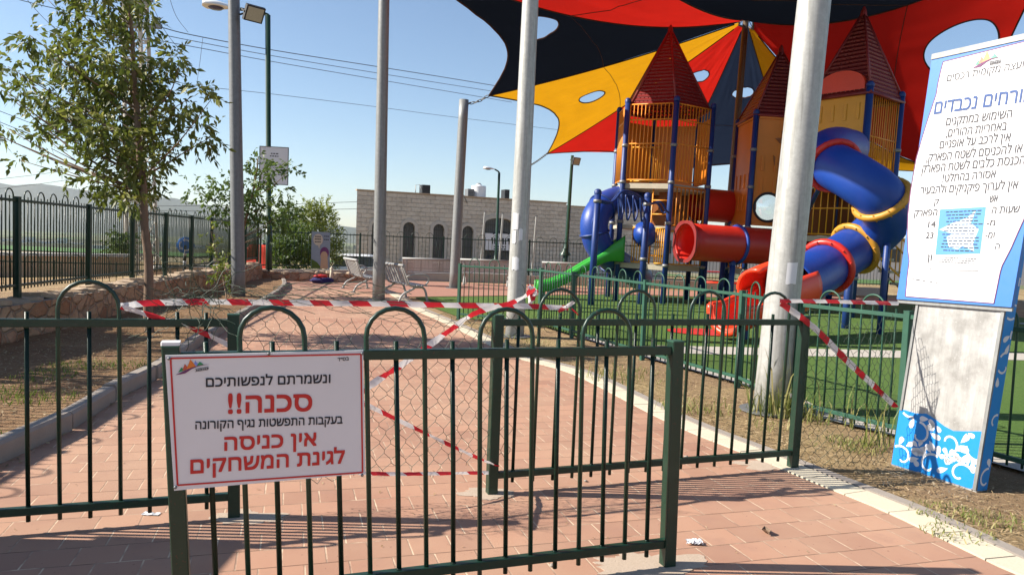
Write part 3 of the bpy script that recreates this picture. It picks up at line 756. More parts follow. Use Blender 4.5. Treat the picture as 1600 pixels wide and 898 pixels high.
def arc_patch(base, top, r0, r1, z0, z1, a0, a1, mat, name, label, cat, wob=.02):
    base, top = V(base), V(top); H = top.z-base.z
    def ax_(z): return lerp(base, top, (z-base.z)/H), lerp(r0, r1, (z-base.z)/H)+.004
    mb = MB()
    def fn(u, v):
        z = lerp(z0, z1, v)+wob*mnoise.noise(V((u*3, v*3, z0*7))); c, r = ax_(z); a = lerp(a0, a1, u)+wob*2*mnoise.noise(V((v*4, u*2, z1*5)))
        return V((c.x+math.cos(a)*r, c.y+math.sin(a)*r, z))
    mb.grid(fn, 6, 4); return tag(mb.build(name, mat), label, cat)
arc_patch(B5, T5, .165, .142, 1.22, 1.42, rad(-105), rad(-70), 'signwhite', 'paper_sticker', 'small white sticker on the thick near mast', 'sticker', .012)
for z0, z1, a0, a1, lb in ((1.72, 1.98, -140, -100, 'torn white notice on the paper-covered mast, topmost of its column'), (1.5, 1.71, -138, -112, 'upper middle white notice pasted on the paper-covered mast'),
                           (1.08, 1.28, -128, -85, 'lowest cream paper notice pasted on the paper-covered mast'), (1.55, 1.74, -95, -70, 'crumpled right-hand scrap of paper on the paper-covered mast')):
    arc_patch(B4, T4, .152, .12, z0, z1, rad(a0), rad(a1), 'signwhite', 'paper_notice', lb, 'notice', .03)

def floodlight(name, label, mount, face, size, arm, mat='black', root=None):
    """LED flood: finned box, glass, U bracket"""
    t = root or thing(name, label, 'floodlight', mount)
    c = V(mount)+V(arm); f = V(face).normalized(); up = V((0, 0, 1)); x = f.cross(up).normalized(); y = x.cross(f)
    R = Matrix((x, f, y)).transposed()
    w_, h_, d_ = size
    mb = MB(); mb.box(c, (w_, d_, h_), R); b = mb.build('housing', mat, t)
    mb = MB()
    for i in range(7): mb.box(c-f*(d_/2+.02)+x*((i-3)*w_/8), (.008, .04, h_*.8), R)
    mb.build('cooling_fins', mat, b)
    mb = MB(); mb.box(c+f*(d_/2+.003), (w_*.84, .006, h_*.84), R); mb.build('glass', 'lampglass', b)
    mb = MB()
    mb.beam(c+x*(w_/2+.01), c+x*(w_/2+.01)-f*.16, .012, .04); mb.beam(c-x*(w_/2+.01), c-x*(w_/2+.01)-f*.16, .012, .04)
    mb.beam(c+x*(w_/2+.016)-f*.16, c-x*(w_/2+.016)-f*.16, .03, .012); mb.tube([c-f*.16, V(mount)], .022, 6)
    mb.build('bracket', mat, t); return t
M['lampglass'] = paint('lamp_glass', (.42, .40, .33, 1), .25, .2, 20)
m1 = lerp(B1, T1, .89); m1 = P(375, 23, B1.y); floodlight('floodlight', 'black square floodlight bracketed to the right of the dark grey mast', m1, V((.62, -.6, -.55)), (.42, .34, .09), V((.34, -.1, .0)))

def cobra(label, base, top, side, r0=.075, r1=.05, armlen=1.1, head=.55, group=None):
    t = thing('street_lamp', label, 'street lamp', base, group); base, top, side = V(base), V(top), V(side).normalized()
    mb = MB(); mb.tube([base-V((0, 0, .05)), lerp(base, top, .22), lerp(base, top, .221), top], [r0, r0*.95, r0*.75, r1], 10); mb.build('pole', 'green', t)
    mb = MB(); mb.lathe(base, [(r0*2.2, 0), (r0*2.2, .06), (r0*1.3, .16), (r0, .34)], 12); mb.build('base_collar', 'green', t)
    pts = [top-V((0, 0, .25)), top, top+side*armlen*.5+V((0, 0, .08)), top+side*armlen+V((0, 0, .13))]
    mb = MB(); mb.tube(spline(pts, 4), r1*.62, 8); mb.build('arm', 'green', t)
    e = top+side*armlen+V((0, 0, .13)); k = head
    # head: shell widening from the arm to a rounded front, flat glass beneath
    mb = MB()
    def fn(u, v):
        a = v*2*math.pi; w_ = (.09+.40*math.sin(min(1, u*1.15)*math.pi*.62)**1.2)*k*.62 if u < .98 else .02
        zz_ = math.sin(a); px_ = side.cross(V((0, 0, 1)))
        hgt = w_*(.62 if zz_ > 0 else .12)
        return e+side*(u*k)+px_*math.cos(a)*w_+V((0, 0, zz_*hgt))
    mb.grid(fn, 12, 16); h = mb.build('lamp_head', 'white', t)
    mb = MB(); mb.lathe(e+side*k*.58-V((0, 0, .035*k)), [(.001, -.06*k), (.17*k, -.045*k), (.24*k, 0)], 14); mb.build('lens', 'lensblue', h)
    return t
M['lensblue'] = paint('lamp_lens', (.03, .035, .12, 1), .2, .2, 5)
LB = V((P(421, 400, 23.9).x, 23.9, .0)); LT = P(418.5, 24, 23.9)
lampA = cobra('tall green street lamp with a white board on its post, at the back left corner', LB, LT, V((-1, -.15, 0)), .11, .085, 1.0, 1.0)
LB = V((P(775, 400, 31).x, 31.0, 0)); LT = P(780, 270, 31)
lampB = cobra('slim green street lamp with rounded white head before the building entrance', LB, LT, V((-1, -.35, 0)), .085, .05, .2, .5)
LB = V((P(883, 399, 30).x, 30.0, 0)); LT = P(894.5, 243, 30)
t = thing('floodlight_post', 'green lamp post topped by a square floodlight, left of the blue tube', 'lamp post', LB)
mb = MB(); mb.tube([LB-V((0, 0, .05)), lerp(LB, LT, .3), lerp(LB, LT, .301), LT], [.12, .11, .085, .06], 10); mb.build('pole', 'green', t)
mb = MB(); mb.lathe(LB+V((0, 0, 1.08)), [(.24, 0), (.24, .05), (.15, .16), (.12, .3)], 12); mb.build('base_collar', 'green', t)
floodlight('', '', LT-V((0, 0, .25)), V((.5, -.8, -.35)), (.34, .3, .1), V((.14, -.2, 0)), root=t)
# board on the tall lamp post
c0 = P(428, 259, 23.7); t = thing('notice_board', 'white rectangular board fixed high on the tall green lamp post, above the young tree', 'sign', c0)
mb = MB(); R = Matrix.Rotation(rad(8), 3, 'Z'); mb.box(c0, (.88, .03, 1.2), R); mb.build('panel', 'signwhite', t)
mb = MB(); R2 = R
for z in (.59, -.59): mb.box(c0+V((0, 0, z)), (.9, .045, .025), R)
for x in (.44, -.44): mb.box(c0+R @ V((x, 0, 0)), (.025, .045, 1.15), R)
mb.build('frame', 'galv_dark', t)
mb = MB()
for q, (z, w_) in enumerate(((.38, .2), (.30, .26), (.05, .55), (-.06, .6), (-.17, .5), (-.28, .56))):
    x = -w_/2
    while x < w_/2:
        l = rnd(.03, .09); mb.box(c0+R @ V((x+l/2, -.018, z)), (l*.85, .004, .035 if q < 2 else .022), R); x += l+.015
mb.build('printed_lines', 'inkgrey', t)
# =================================================================== STONE BUILDING
bA = P(558, 300, 45); bA.z = 0; bB = P(886, 300, 50.5); bB.z = 0
bz0, bz1 = -1.3, P(558, 297, 45).z
ba = (bB-bA).normalized(); bn = V((ba.y, -ba.x, 0)); BL = (bB-bA).length
bld = thing('stone_building', 'long low building in tan stone blocks with arched windows behind the far fence', 'building', bA)
def B(u, z, o=0.0): return bA+ba*u+V((0, 0, z))+bn*o
def bpx(px, py):
    q = RP(px, py, bA, bn); return (q-bA).dot(ba), q.z
# facade with arched openings: windows at these photo columns
wins = []
for x0, x1, yt in ((580, 598, 345), (628.5, 647, 347), (675.5, 693, 350), (721, 738.5, 353)):
    u0, z0 = bpx(x0, 400); u1, _ = bpx(x1, 400); _, zt = bpx((x0+x1)/2, yt); wins.append((u0, u1, zt, -.2))
d0, zt = bpx(758, 341); d1, _ = bpx(802, 341); door = (d0, d1, zt+.05)
# wall as columns between openings (real openings, .35 m deep)
mb = MB(); TH = .4
def wallpiece(u0, u1, z0, z1, o=0):
    q = [B(u0, z0, o), B(u1, z0, o), B(u1, z1, o), B(u0, z1, o)]
    mb.add(q, [(0, 1, 2, 3)], uvs=[[(u0, z0), (u1, z0), (u1, z1), (u0, z1)]])
def arch_fill(u0, u1, zs, zt, rise):
    """wall above an arched opening: zs springing, zt top of piece"""
    n = 12; pr = []
    for i in range(n+1):
        a = math.pi*(1-i/n); pr.append(((u0+u1)/2+math.cos(a)*(u1-u0)/2, zs+math.sin(a)*rise))
    for (a0, b0), (a1, b1) in zip(pr, pr[1:]):
        mb.add([B(a0, b0), B(a1, b1), B(a1, zt), B(a0, zt)], [(0, 1, 2, 3)], uvs=[[(a0, b0), (a1, b1), (a1, zt), (a0, zt)]])
        mb.add([B(a0, b0), B(a1, b1), B(a1, b1, -.3), B(a0, b0, -.3)], [(0, 1, 2, 3)], uvs=[[(a0, b0), (a1, b1), (a1, b1+.3), (a0, b0+.3)]])
u = 0.0
ops = sorted([(a, b, t_, (b-a)/2) for a, b, t_, _ in wins]+[(door[0], door[1], door[2], .35)])
for a, b, zt, rise in ops:
    wallpiece(u, a, bz0, bz1); arch_fill(a, b, zt-rise, bz1, rise)
    for uu in (a, b):
        mb.add([B(uu, bz0), B(uu, zt-rise), B(uu, zt-rise, -.3), B(uu, bz0, -.3)], [(0, 1, 2, 3)], uvs=[[(0, bz0), (0, zt), (.3, zt), (.3, bz0)]])
    u = b
wallpiece(u, BL, bz0, bz1)
SD = V((-.08, 9, 0))
mb.add([B(0, bz0), B(0, bz1), B(0, bz1)+SD, B(0, bz0)+SD], [(0, 1, 2, 3)], uvs=[[(0, bz0), (0, bz1), (9, bz1), (9, bz0)]])
mb.add([B(BL, bz0), B(BL, bz1), B(BL, bz1, -1.2), B(BL, bz0, -1.2)], [(0, 1, 2, 3)], uvs=[[(0, bz0), (0, bz1), (1.2, bz1), (1.2, bz0)]])
zR = bz1-.12
mb.add([B(BL, bz0, -1.2), B(BL+9, bz0, -1.2), B(BL+9, zR, -1.2), B(BL, zR, -1.2)], [(0, 1, 2, 3)], uvs=[[(BL, bz0), (BL+9, bz0), (BL+9, zR), (BL, zR)]])
mb.build('wall', 'ashlar', bld)
mb = MB(); mb.add([B(0, bz1-.15, -.3), B(BL, bz1-.15, -.3), B(BL, bz1-.15, -9), B(.1, bz1-.15)+SD], [(0, 1, 2, 3)])
mb.add([B(BL, zR-.15, -1.4), B(BL+9, zR-.15, -1.4), B(BL+9, zR-.15, -9), B(BL, zR-.15, -9)], [(0, 1, 2, 3)]); mb.build('roof_slab', 'concrete', bld)
mb = MB(); mb.beam(B(-.03, bz1+.03, -.15), B(BL+.03, bz1+.03, -.15), .42, .07); mb.beam(B(.15, bz1+.03, -.36), B(.15, bz1+.03)+SD, .3, .07)
mb.beam(B(BL+.04, zR+.03, -1.35), B(BL+9, zR+.03, -1.35), .42, .07); mb.build('coping', 'capstone', bld)
# windows
def arc_pts(a, b, zs, rise, n=12): return [((a+b)/2+math.cos(math.pi*(1-i/n))*(b-a)/2, zs+math.sin(math.pi*(1-i/n))*rise) for i in range(n+1)]
for a, b, zt, zb in wins:
    rise = (b-a)/2; zs = zt-rise
    mb = MB(); out = [(a-.2, bz0+.3)]+[((a+b)/2+math.cos(math.pi*(1-i/14))*(rise+.2), zs+math.sin(math.pi*(1-i/14))*(rise+.2)) for i in range(15)]+[(b+.2, bz0+.3)]
    inn = [(a, bz0+.3)]+arc_pts(a, b, zs, rise, 14)+[(b, bz0+.3)]
    for (o0, i0), (o1, i1) in zip(zip(out, inn), list(zip(out, inn))[1:]):
        q = [B(*o0, .05), B(*o1, .05), B(*i1, .05), B(*i0, .05)]; mb.add(q+[p-bn*.05 for p in q], [(0, 1, 2, 3), (0, 4, 5, 1), (2, 6, 7, 3)])
    mb.build('window_surround', 'trimstone', bld)
    mb = MB(); mb.beam(B(a-.25, .12, .12), B(b+.25, .12, .12), .3, .1); mb.build('window_sill', 'trimstone', bld)
    mb = MB(); pp = [(a, bz0+.1)]+arc_pts(a, b, zs, rise)+[(b, bz0+.1)]
    mb.add([B(x, z, -.26) for x, z in pp], [tuple(range(len(pp)))]); wn = mb.build('window', 'windowglass', bld)
    mb = MB()
    for i in range(1, 6):
        x = lerp(a, b, i/6); h = zs+math.sqrt(max(0, rise**2-(x-(a+b)/2)**2)); mb.beam(B(x, bz0+.1, -.1), B(x, h, -.1), .03, .03, up=bn)
    for z in (zs, zs-1.0, zs-1.9, .2): mb.beam(B(a, z, -.1), B(b, z, -.1), .04, .04)
    mb.build('window_grille', 'grille', wn)
a, b, zt = door; zs = zt-.35
mb = MB(); pp = [(a, bz0)]+arc_pts(a, b, zs, .35)+[(b, bz0)]; mb.add([B(x, z, -.28) for x, z in pp], [tuple(range(len(pp)))]); dw = mb.build('entrance_window', 'windowglass', bld)
mb = MB()
for i in range(1, 14): mb.beam(B(lerp(a, b, i/14), bz0+1.9, -.14), B(lerp(a, b, i/14), zs+.28*math.sin(math.pi*i/14), -.14), .03, .03, up=bn)
for z in (zs-.1, zs-.9): mb.beam(B(a, z, -.14), B(b, z, -.14), .05, .05)
mb.build('window_grille', 'grille', dw)
mb = MB(); o_ = arc_pts(a-.24, b+.24, zs, .6, 14); i_ = arc_pts(a, b, zs, .36, 14)
for (o0, i0), (o1, i1) in zip(zip(o_, i_), list(zip(o_, i_))[1:]):
    q = [B(*o0, .06), B(*o1, .06), B(*i1, .06), B(*i0, .06)]; mb.add(q+[p-bn*.06 for p in q], [(0, 1, 2, 3), (0, 4, 5, 1), (2, 6, 7, 3)])
mb.build('entrance_arch', 'trimstone', bld)
# banner over the entrance
_, bt = bpx(780, 365); _, bb = bpx(780, 391)
mb = MB(); mb.beam(B(a+.05, (bt+bb)/2, .0), B(b-.05, (bt+bb)/2, .0), .05, bt-bb); bn_ = mb.build('banner', 'signwhite', bld)
mb = MB(); u0, z0 = bpx(767, 381); u1, _ = bpx(797, 383)
for fx, fw in ((0, .1), (.15, .07), (.27, .05), (.42, .08), (.56, .1), (.72, .06), (.84, .13)):      # blurred big letters, not readable in the photo
    xa = lerp(u0, u1, fx); xb = lerp(u0, u1, fx+fw)
    mb.add([B(xa, z0+.26, .035), B(xb, z0+.22, .035), B(xb, z0+.4, .035), B(xa, z0+.42, .035)], [(0, 1, 2, 3)])
    mb.add([B(xb-.09, z0, .036), B(xb, z0, .036), B(xb, z0+.3, .036), B(xb-.09, z0+.3, .036)], [(0, 1, 2, 3)])
for i in range(9):
    x = lerp(u0+.1, u1-.1, i/9); mb.add([B(x, z0+.62+.16*math.sin(math.pi*i/9), .035), B(x+.12, z0+.62+.16*math.sin(math.pi*(i+.6)/9), .035), B(x+.12, z0+.7+.16*math.sin(math.pi*(i+.6)/9), .035), B(x, z0+.7+.16*math.sin(math.pi*i/9), .035)], [(0, 1, 2, 3)])
for r_ in range(3):
    x = u0+.2
    while x < u1-.3:
        l = rnd(.08, .22); mb.add([B(x, z0-.2-r_*.16, .035), B(x+l, z0-.2-r_*.16, .035), B(x+l, z0-.12-r_*.16, .035), B(x, z0-.12-r_*.16, .035)], [(0, 1, 2, 3)]); x += l+.06
mb.build('banner_lettering', 'ink', bn_)
mb = MB(); pp = arc_pts(a+.2, b-.2, .0, .55); mb.add([B(x, z+.15, .02) for x, z in pp], [tuple(range(len(pp)))]); mb.build('dark_arch_panel', 'grille', bld)
# wall lamp arm
u0, z0 = bpx(730, 312)
mb = MB(); mb.tube(spline([B(u0-.9, z0+.15, .7), B(u0-.5, z0+.3, .5), B(u0, z0-.2, 0)], 5), .035, 6); mb.build('wall_light', 'galv', bld)
# roof plant
def roofbox(px0, px1, pyt, off, label, name, mat, cat):
    u0, _ = bpx(px0, 300); u1, zt = bpx(px1, pyt); c = B((u0+u1)/2, bz1-.15, -off)
    t = thing(name, label, cat, c); w_ = u1-u0; h = zt-bz1+.15+off*.02
    R = Matrix.Rotation(math.atan2(ba.y, ba.x), 3, 'Z')
    mb = MB(); mb.box(c+V((0, 0, h/2+.04)), (w_, .7, h-.08), R); mb.build('casing', mat, t)
    mb = MB()
    for x in (-.4, .4):
        for y in (-.28, .28): mb.box(c+R @ V((x*w_, y, .02)), (.06, .06, .04), R)
    mb.build('feet', 'galv_dark', t)
    mb = MB()
    for i in range(6): mb.box(c+R @ V((0, -.355, .12+(h-.2)*i/6)), (w_*.82, .02, .03), R)
    mb.build('louvres', 'black', t)
roofbox(664, 677, 289, 1.0, 'dark square air unit alone on the roof edge, left', 'roof_air_unit', 'black', 'air unit')
roofbox(738, 748, 295, 1.2, 'grey air unit right beside the white roof tank', 'roof_air_unit', 'galv_dark', 'air unit')
roofbox(796.5, 804, 296, 1.2, 'small dark air unit on the roof right of the white tank', 'roof_air_unit', 'black', 'air unit')
u0, _ = bpx(748, 300); u1, zt = bpx(771, 290); c = B((u0+u1)/2, bz1-.15, -1.4); rr = (u1-u0)/2
t = thing('water_tank', 'white cylindrical water tank on the stone building roof', 'tank', c)
mb = MB(); h = zt-bz1+.2; prof = [(0.001, h+.1), (rr*.35, h+.08), (rr*.4, h), (rr*.93, h-.03), (rr, h-.12)]
for i in range(5): z = lerp(h-.2, .12, i/4); prof += [(rr*.96, z+.03), (rr, z-.03)]
prof += [(rr, .0)]; mb.lathe(c, prof, 20); mb.build('drum', 'white', t)
mb = MB(); mb.lathe(c+V((0, 0, h+.1)), [(.001, .05), (rr*.25, .05), (rr*.25, 0)], 12); mb.build('lid', 'galv_dark', t)
u0, _ = bpx(655, 300); c = B(u0, bz1-.15, -.9); t = None
mb = MB(); mb.tube([c, c+V((0, 0, .75)), c+V((.25, 0, .8)), c+V((.55, 0, .15))], .03, 6); tag(mb.build('roof_pipe', 'galv'), 'bent grey vent pipe on the roof left of the first air unit', 'pipe')
for px0, yt, lb in ((758, 331, 'left pale steel post by the building entrance'), (786, 334, 'pale steel post before the middle of the entrance arch'), (838.5, 338, 'pale steel post right of the entrance, before bare stone wall')):
    tp = P(px0, yt, 37.5); bs = V((tp.x-.17, 37.5, -.9)); t = thing('steel_post', lb, 'post', bs, 'steel posts before the stone building')
    mb = MB(); mb.beam(bs, tp, .1, .1, bev=.02); mb.build('shaft', 'galv_lite', t); mb = MB(); mb.beam(tp, tp+V((0, 0, .03)), .12, .12); mb.build('end_cap', 'galv_dark', t)

c = V((-8.35, 7.4, -.35)); t = thing('shade_cabinet', 'added concrete block shaped as a cabinet, unseen, to shade the soil bed', 'cabinet', c)  # added out of view only to throw shade on the bed
mb = MB(); mb.box(c+V((0, 0, 1.15)), (1.5, 4.6, 2.3)); mb.build('cabinet_body', 'concrete', t); mb = MB(); mb.box(c+V((0, 0, 2.36)), (1.7, 4.8, .115)); mb.build('roof_slab', 'kerb', t)
for k in (-1, 0, 1):
    mb = MB(); mb.box(c+V((.765, k*1.4, 1.1)), (.03, 1.2, 1.8)); dr = mb.build('door', 'galv_dark', t); mb = MB(); mb.box(c+V((.795, k*1.4+.45, 1.1)), (.03, .04, .16)); mb.build('handle', 'black', dr)
c = V((-3.95, 3.15, 0)); t = thing('shadow_pillar', 'added rubble pillar, unseen past the left edge, to shadow the near paving', 'pillar', c)  # added out of view for the shadow it drops at lower left
mb = MB(); mb.box(c+V((0, 0, .78)), (.5, .42, 1.7)); mb.build('pillar_body', 'rubble', t); mb = MB(); mb.box(c+V((0, 0, 1.67)), (.62, .54, .08)); mb.build('cap_stone', 'capstone', t)
# parked car behind the fence
cc = P(577, 409, 37.5); cc.z = -.86; t = thing('parked_car', 'pale blue hatchback parked behind the far fence at the building corner', 'car', cc)
def car_part(prof, w0, w1, mat, nm, par):
    mb = MB(); k = len(prof)
    for sgn in (1,):
        vs = [cc+V((x, -w_/2 if i == 0 else w_/2, z)) for i in (0, 1) for (x, z, w_) in prof]
    fs = [(i, (i+1) % k, k+(i+1) % k, k+i) for i in range(k)]+[tuple(range(k))[::-1], tuple(range(k, 2*k))]
    mb.add(vs, fs); return mb.build(nm, mat, par)
body = car_part([(-1.9, .35, 1.6), (-1.95, .75, 1.6), (-1.75, .9, 1.6), (.9, .92, 1.6), (1.75, .78, 1.55), (1.9, .5, 1.5), (1.85, .3, 1.5)], 1, 1, paint('car_paint', (.33, .45, .6, 1), .3, .1), 'body', t)
car_part([(-1.7, .91, 1.45), (-1.35, 1.42, 1.2), (.1, 1.45, 1.2), (.95, .92, 1.42)], 1, 1, 'darkglass', 'cabin_glass', t)
car_part([(-1.42, 1.40, 1.25), (-1.3, 1.49, 1.15), (.0, 1.5, 1.15), (.18, 1.42, 1.25)], 1, 1, 'white', 'roof_panel', t)
for x in (-1.2, 1.2):
    for y in (-.78, .78):
        mb = MB(); mb.lathe(cc+V((x, y-.09, .31)), [(.001, 0), (.18, 0), (.2, .0), (.31, .02), (.31, .16), (.2, .18), (.001, .18)], 16, axis=V((0, 1, 0))); mb.build('wheel', 'black', t)
for y in (-.6, .6):
    mb = MB(); mb.box(cc+V((1.86, y, .64)), (.06, .28, .12)); mb.build('headlight', 'lampglass', t)

# =================================================================== LEFT BACKGROUND
def rendered_wall(name, label, a, b, z0, z1, th, mat):
    t = thing(name, label, 'wall', a); mb = MB(); m = lerp(a, b, .5); mb.beam(V((a.x, a.y, (z0+z1)/2)), V((b.x, b.y, (z0+z1)/2)), th, z1-z0); mb.build('wall_body', mat, t)
    mb = MB(); mb.beam(V((a.x, a.y, z1+.06)), V((b.x, b.y, z1+.06)), th+.12, .115); mb.build('coping', 'whitewall', t); return t
wa = P(-60, 400, 26.0); wb = P(204, 405, 30.0)
rendered_wall('beige_wall', 'long beige rendered wall with pale coping beyond the left fence', wa, wb, -1.2, P(60, 401, 27).z, .3, 'beige')
wc = P(236, 412, 34.0); wd = P(345, 415, 38.0)
rendered_wall('beige_wall', 'shorter beige wall behind the roundabout sign', wc, wd, -1.6, P(290, 418, 36).z, .3, 'beige')
railing('low_fence', 'small distant green fence in front of the beige wall', [V((-17.2, 22.5, 0)), V((-14.6, 23.4, 0)), V((-12.0, 24.3, 0)), V((-10.2, 24.9, 0))], hp=.95, ht=.88, hb=.1, s=.2, r=.012, z0=-.55, sides=4, caps=False)
# roundabout sign
c = P(290, 383, 27.5); b0 = P(286, 440, 27.5); t = thing('roundabout_sign', 'round blue roundabout sign with white arrows on a striped post', 'road sign', V((b0.x, 27.5, -.6)))
mb = MB(); M['inkblue2'] = paint('sign_blue', (.02, .16, .55, 1), .4, .1)
mb.lathe(c, [(.001, 0), (.3, 0), (.31, .015), (.3, .03), (.001, .03)], 28, axis=V((.25, -1, 0)).normalized()); dsk = mb.build('disc', 'inkblue2', t)
mb = MB(); n_ = V((.25, -1, 0)).normalized(); xx = V((0, 0, 1)).cross(n_).normalized(); zz = V((0, 0, 1)); cf = c+n_*.034
for k in range(3):
    a0 = k*2.094+.3; P1 = []
    for i in range(9):
        a = a0+i/8*1.35; P1.append((a, .17, .225))
    for (a, r0, r1), (a2, _, _) in zip(P1, P1[1:]):
        mb.add([cf+xx*math.cos(a)*r0+zz*math.sin(a)*r0, cf+xx*math.cos(a)*r1+zz*math.sin(a)*r1, cf+xx*math.cos(a2)*r1+zz*math.sin(a2)*r1, cf+xx*math.cos(a2)*r0+zz*math.sin(a2)*r0], [(0, 1, 2, 3)])
    a = a0+1.35; mb.add([cf+xx*math.cos(a)*.125+zz*math.sin(a)*.125, cf+xx*math.cos(a)*.27+zz*math.sin(a)*.27, cf+xx*math.cos(a+.42)*.2+zz*math.sin(a+.42)*.2], [(0, 1, 2)])
mb.build('arrows', 'white', dsk)
st0 = V((b0.x, 27.52, -.6)); st1 = c-n_*.02
for i in range(8):
    mb = MB(); mb.tube([lerp(st0, st1, i/8), lerp(st0, st1, (i+1)/8)], .06, 10); mb.build('post_band', 'black' if i % 2 else 'white', t)
# plastic barrier
c = P(393, 424, 25.6); c.z = -.1; t = thing('plastic_barrier', 'red orange plastic road barrier standing behind the back left fence', 'barrier', c)
mb = MB(); prof = [(.30, 0), (.30, .14), (.19, .34), (.15, .62), (.15, .8), (.11, .86)]
vs = []; n = 9
def bar_fn(u, v):
    k = int(round(v*(len(prof)*2-1))); w_, z = (prof+[(-a, b) for a, b in prof[::-1]])[k]
    x = lerp(-.66, .66, u); edge = min(1, min(u, 1-u)*14); bump_ = (.16 if u > .45 else 0.05)*(1 if z > .55 else 0)
    return c+V((x, w_*(.6+.4*edge), z*1.22*(.9+.1*edge)+bump_))
mb.grid(bar_fn, 28, len(prof)*2-1); mb.add([bar_fn(0, v/11) for v in range(12)], [tuple(range(12))]); mb.add([bar_fn(1, v/11) for v in range(12)], [tuple(range(12))])
mb.build('shell', 'redorange', t)
mb = MB(); mb.lathe(c+V((.4, 0, 1.2)), [(.07, 0), (.07, .08), (.001, .08)], 10); mb.build('filler_cap', 'black', t)
# far plain: buildings, each its own
random.seed(5)
for i, (px, py, dd, wpx, hpx, lb) in enumerate(((22, 372, 1500, 30, 9, 'distant white block at the left end of the valley town'), (46, 370, 1550, 14, 12, 'distant narrow white block between two longer ones'), (72, 374, 1480, 26, 8, 'distant long white shed at the centre of the valley town'),
        (97, 372, 1600, 12, 11, 'distant square white house right of the long shed'), (118, 376, 1500, 20, 7, 'distant low white shed nearest the second fence post'), (160, 380, 1400, 24, 7, 'distant pale shed seen between fence post and tree trunk'),
        (252, 374, 1700, 22, 9, 'distant pale block right of the tree trunk'), (310, 378, 1600, 18, 8, 'distant pale block right of the roundabout sign'), (540, 392, 1300, 20, 8, 'distant pale shed seen left of the stone building'))):
    q = P(px, py, dd); zt = terrain(q.x, q.y); w_ = wpx/FPX*dd; h = hpx/FPX*dd; t = thing('distant_building', lb, 'building', V((q.x, q.y, zt)), 'distant white buildings in the valley')
    mb = MB(); mb.box(V((q.x, q.y, zt+h/2-2)), (w_, w_*.6, h+4)); mb.build('wall', 'whitewall', t)
    mb = MB(); mb.box(V((q.x, q.y, zt+h+.4)), (w_*1.02, w_*.62, .8)); mb.build('roof', 'concrete', t)
    mb = MB()
    for k in range(4): mb.box(V((q.x+w_*(k-1.5)*.22, q.y-w_*.3-.15, zt+h*.55)), (w_*.09, .3, h*.3))
    mb.build('window_row', 'darkglass', t)
# =================================================================== TREES AND PLANTS
def leaves(mb, blobs, ll, dens, droop=.35, width=.3, seed=1, flat_=0.0):
    random.seed(seed)
    for c, r in blobs:
        n = int(dens*r*r/(ll*ll))
        # a few twigs inside the clump, compound leaves along them
        for q in range(max(1, n//7)):
            while True:
                p = V((rnd(-1, 1), rnd(-1, 1), rnd(-1, 1)))
                if p.length < 1: break
            p = p*(.55+.55*p.length); base = c+p*r
            out = (p+V((rnd(-.6, .6), rnd(-.6, .6), rnd(-.5, .5)))).normalized(); axis = (out+V((0, 0, -droop))).normalized()
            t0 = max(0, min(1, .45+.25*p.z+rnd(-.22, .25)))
            for k in range(7):
                side = axis.cross(V((rnd(-1, 1), rnd(-1, 1), rnd(-1, 1)))).normalized()
                dirn = (axis*rnd(.3, 1)+side*rnd(.3, .9)+V((0, 0, -droop*rnd(0, 1)))).normalized()
                b = base+axis*(k*ll*.28); l = ll*rnd(.45, 1.35); wv = dirn.cross(V((rnd(-1, 1), rnd(-1, 1), rnd(-1, 1)))).normalized()*l*width*.5
                tip = b+dirn*l+V((0, 0, -l*.12)); m = b+dirn*l*.45
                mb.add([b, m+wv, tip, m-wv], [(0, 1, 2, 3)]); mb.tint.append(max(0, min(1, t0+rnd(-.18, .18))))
def tree(name, label, trunk, r0, r1, blobs, ll, dens, mat, seed, limbs=10, droop=.35, width=.42, cat='tree', group=None):
    t = thing(name, label, cat, trunk[0], group); random.seed(seed)
    tp = spline(trunk, 6); mb = MB(); n = len(tp)
    mb.tube([p+V((mnoise.noise(p*2), mnoise.noise(p*2+V((9, 0, 0))), 0))*.03 for p in tp], [lerp(r0, r1, i/(n-1))*(1+.12*mnoise.noise(tp[i]*5)) for i in range(n)], 10); mb.build('trunk', 'bark', t)
    mb = MB(); bs = sorted(blobs, key=lambda b: -b[1])
    for c, r in blobs:
        # limb rises from a lower point of the trunk to the clump
        zt = min(tp[-1].z, max(tp[int(n*.42)].z, c.z-abs((c-tp[n//2]).xy.length)*.6)); i = min(range(n), key=lambda k: abs(tp[k].z-zt)); a = tp[i]
        m = lerp(a, c, .5)+V((rnd(-.1, .1), rnd(-.1, .1), -.08*(c-a).length*.3)); L = (c-a).length
        rr = min(lerp(r0, r1, i/(n-1))*.45, .005+.0055*L)
        pl = spline([a, m, c], 4); mb.tube(pl, [lerp(rr, .004, k/(len(pl)-1)) for k in range(len(pl))], 5)
    mb.build('limbs', 'bark', t)
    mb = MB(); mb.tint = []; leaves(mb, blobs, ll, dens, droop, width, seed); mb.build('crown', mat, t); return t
def pix_blobs(lst, d, seed, jit=.8):
    random.seed(seed); return [(P(x, y, d+rnd(-jit, jit)), r/FPX*d) for x, y, r in lst]
D = G(235, 527).y
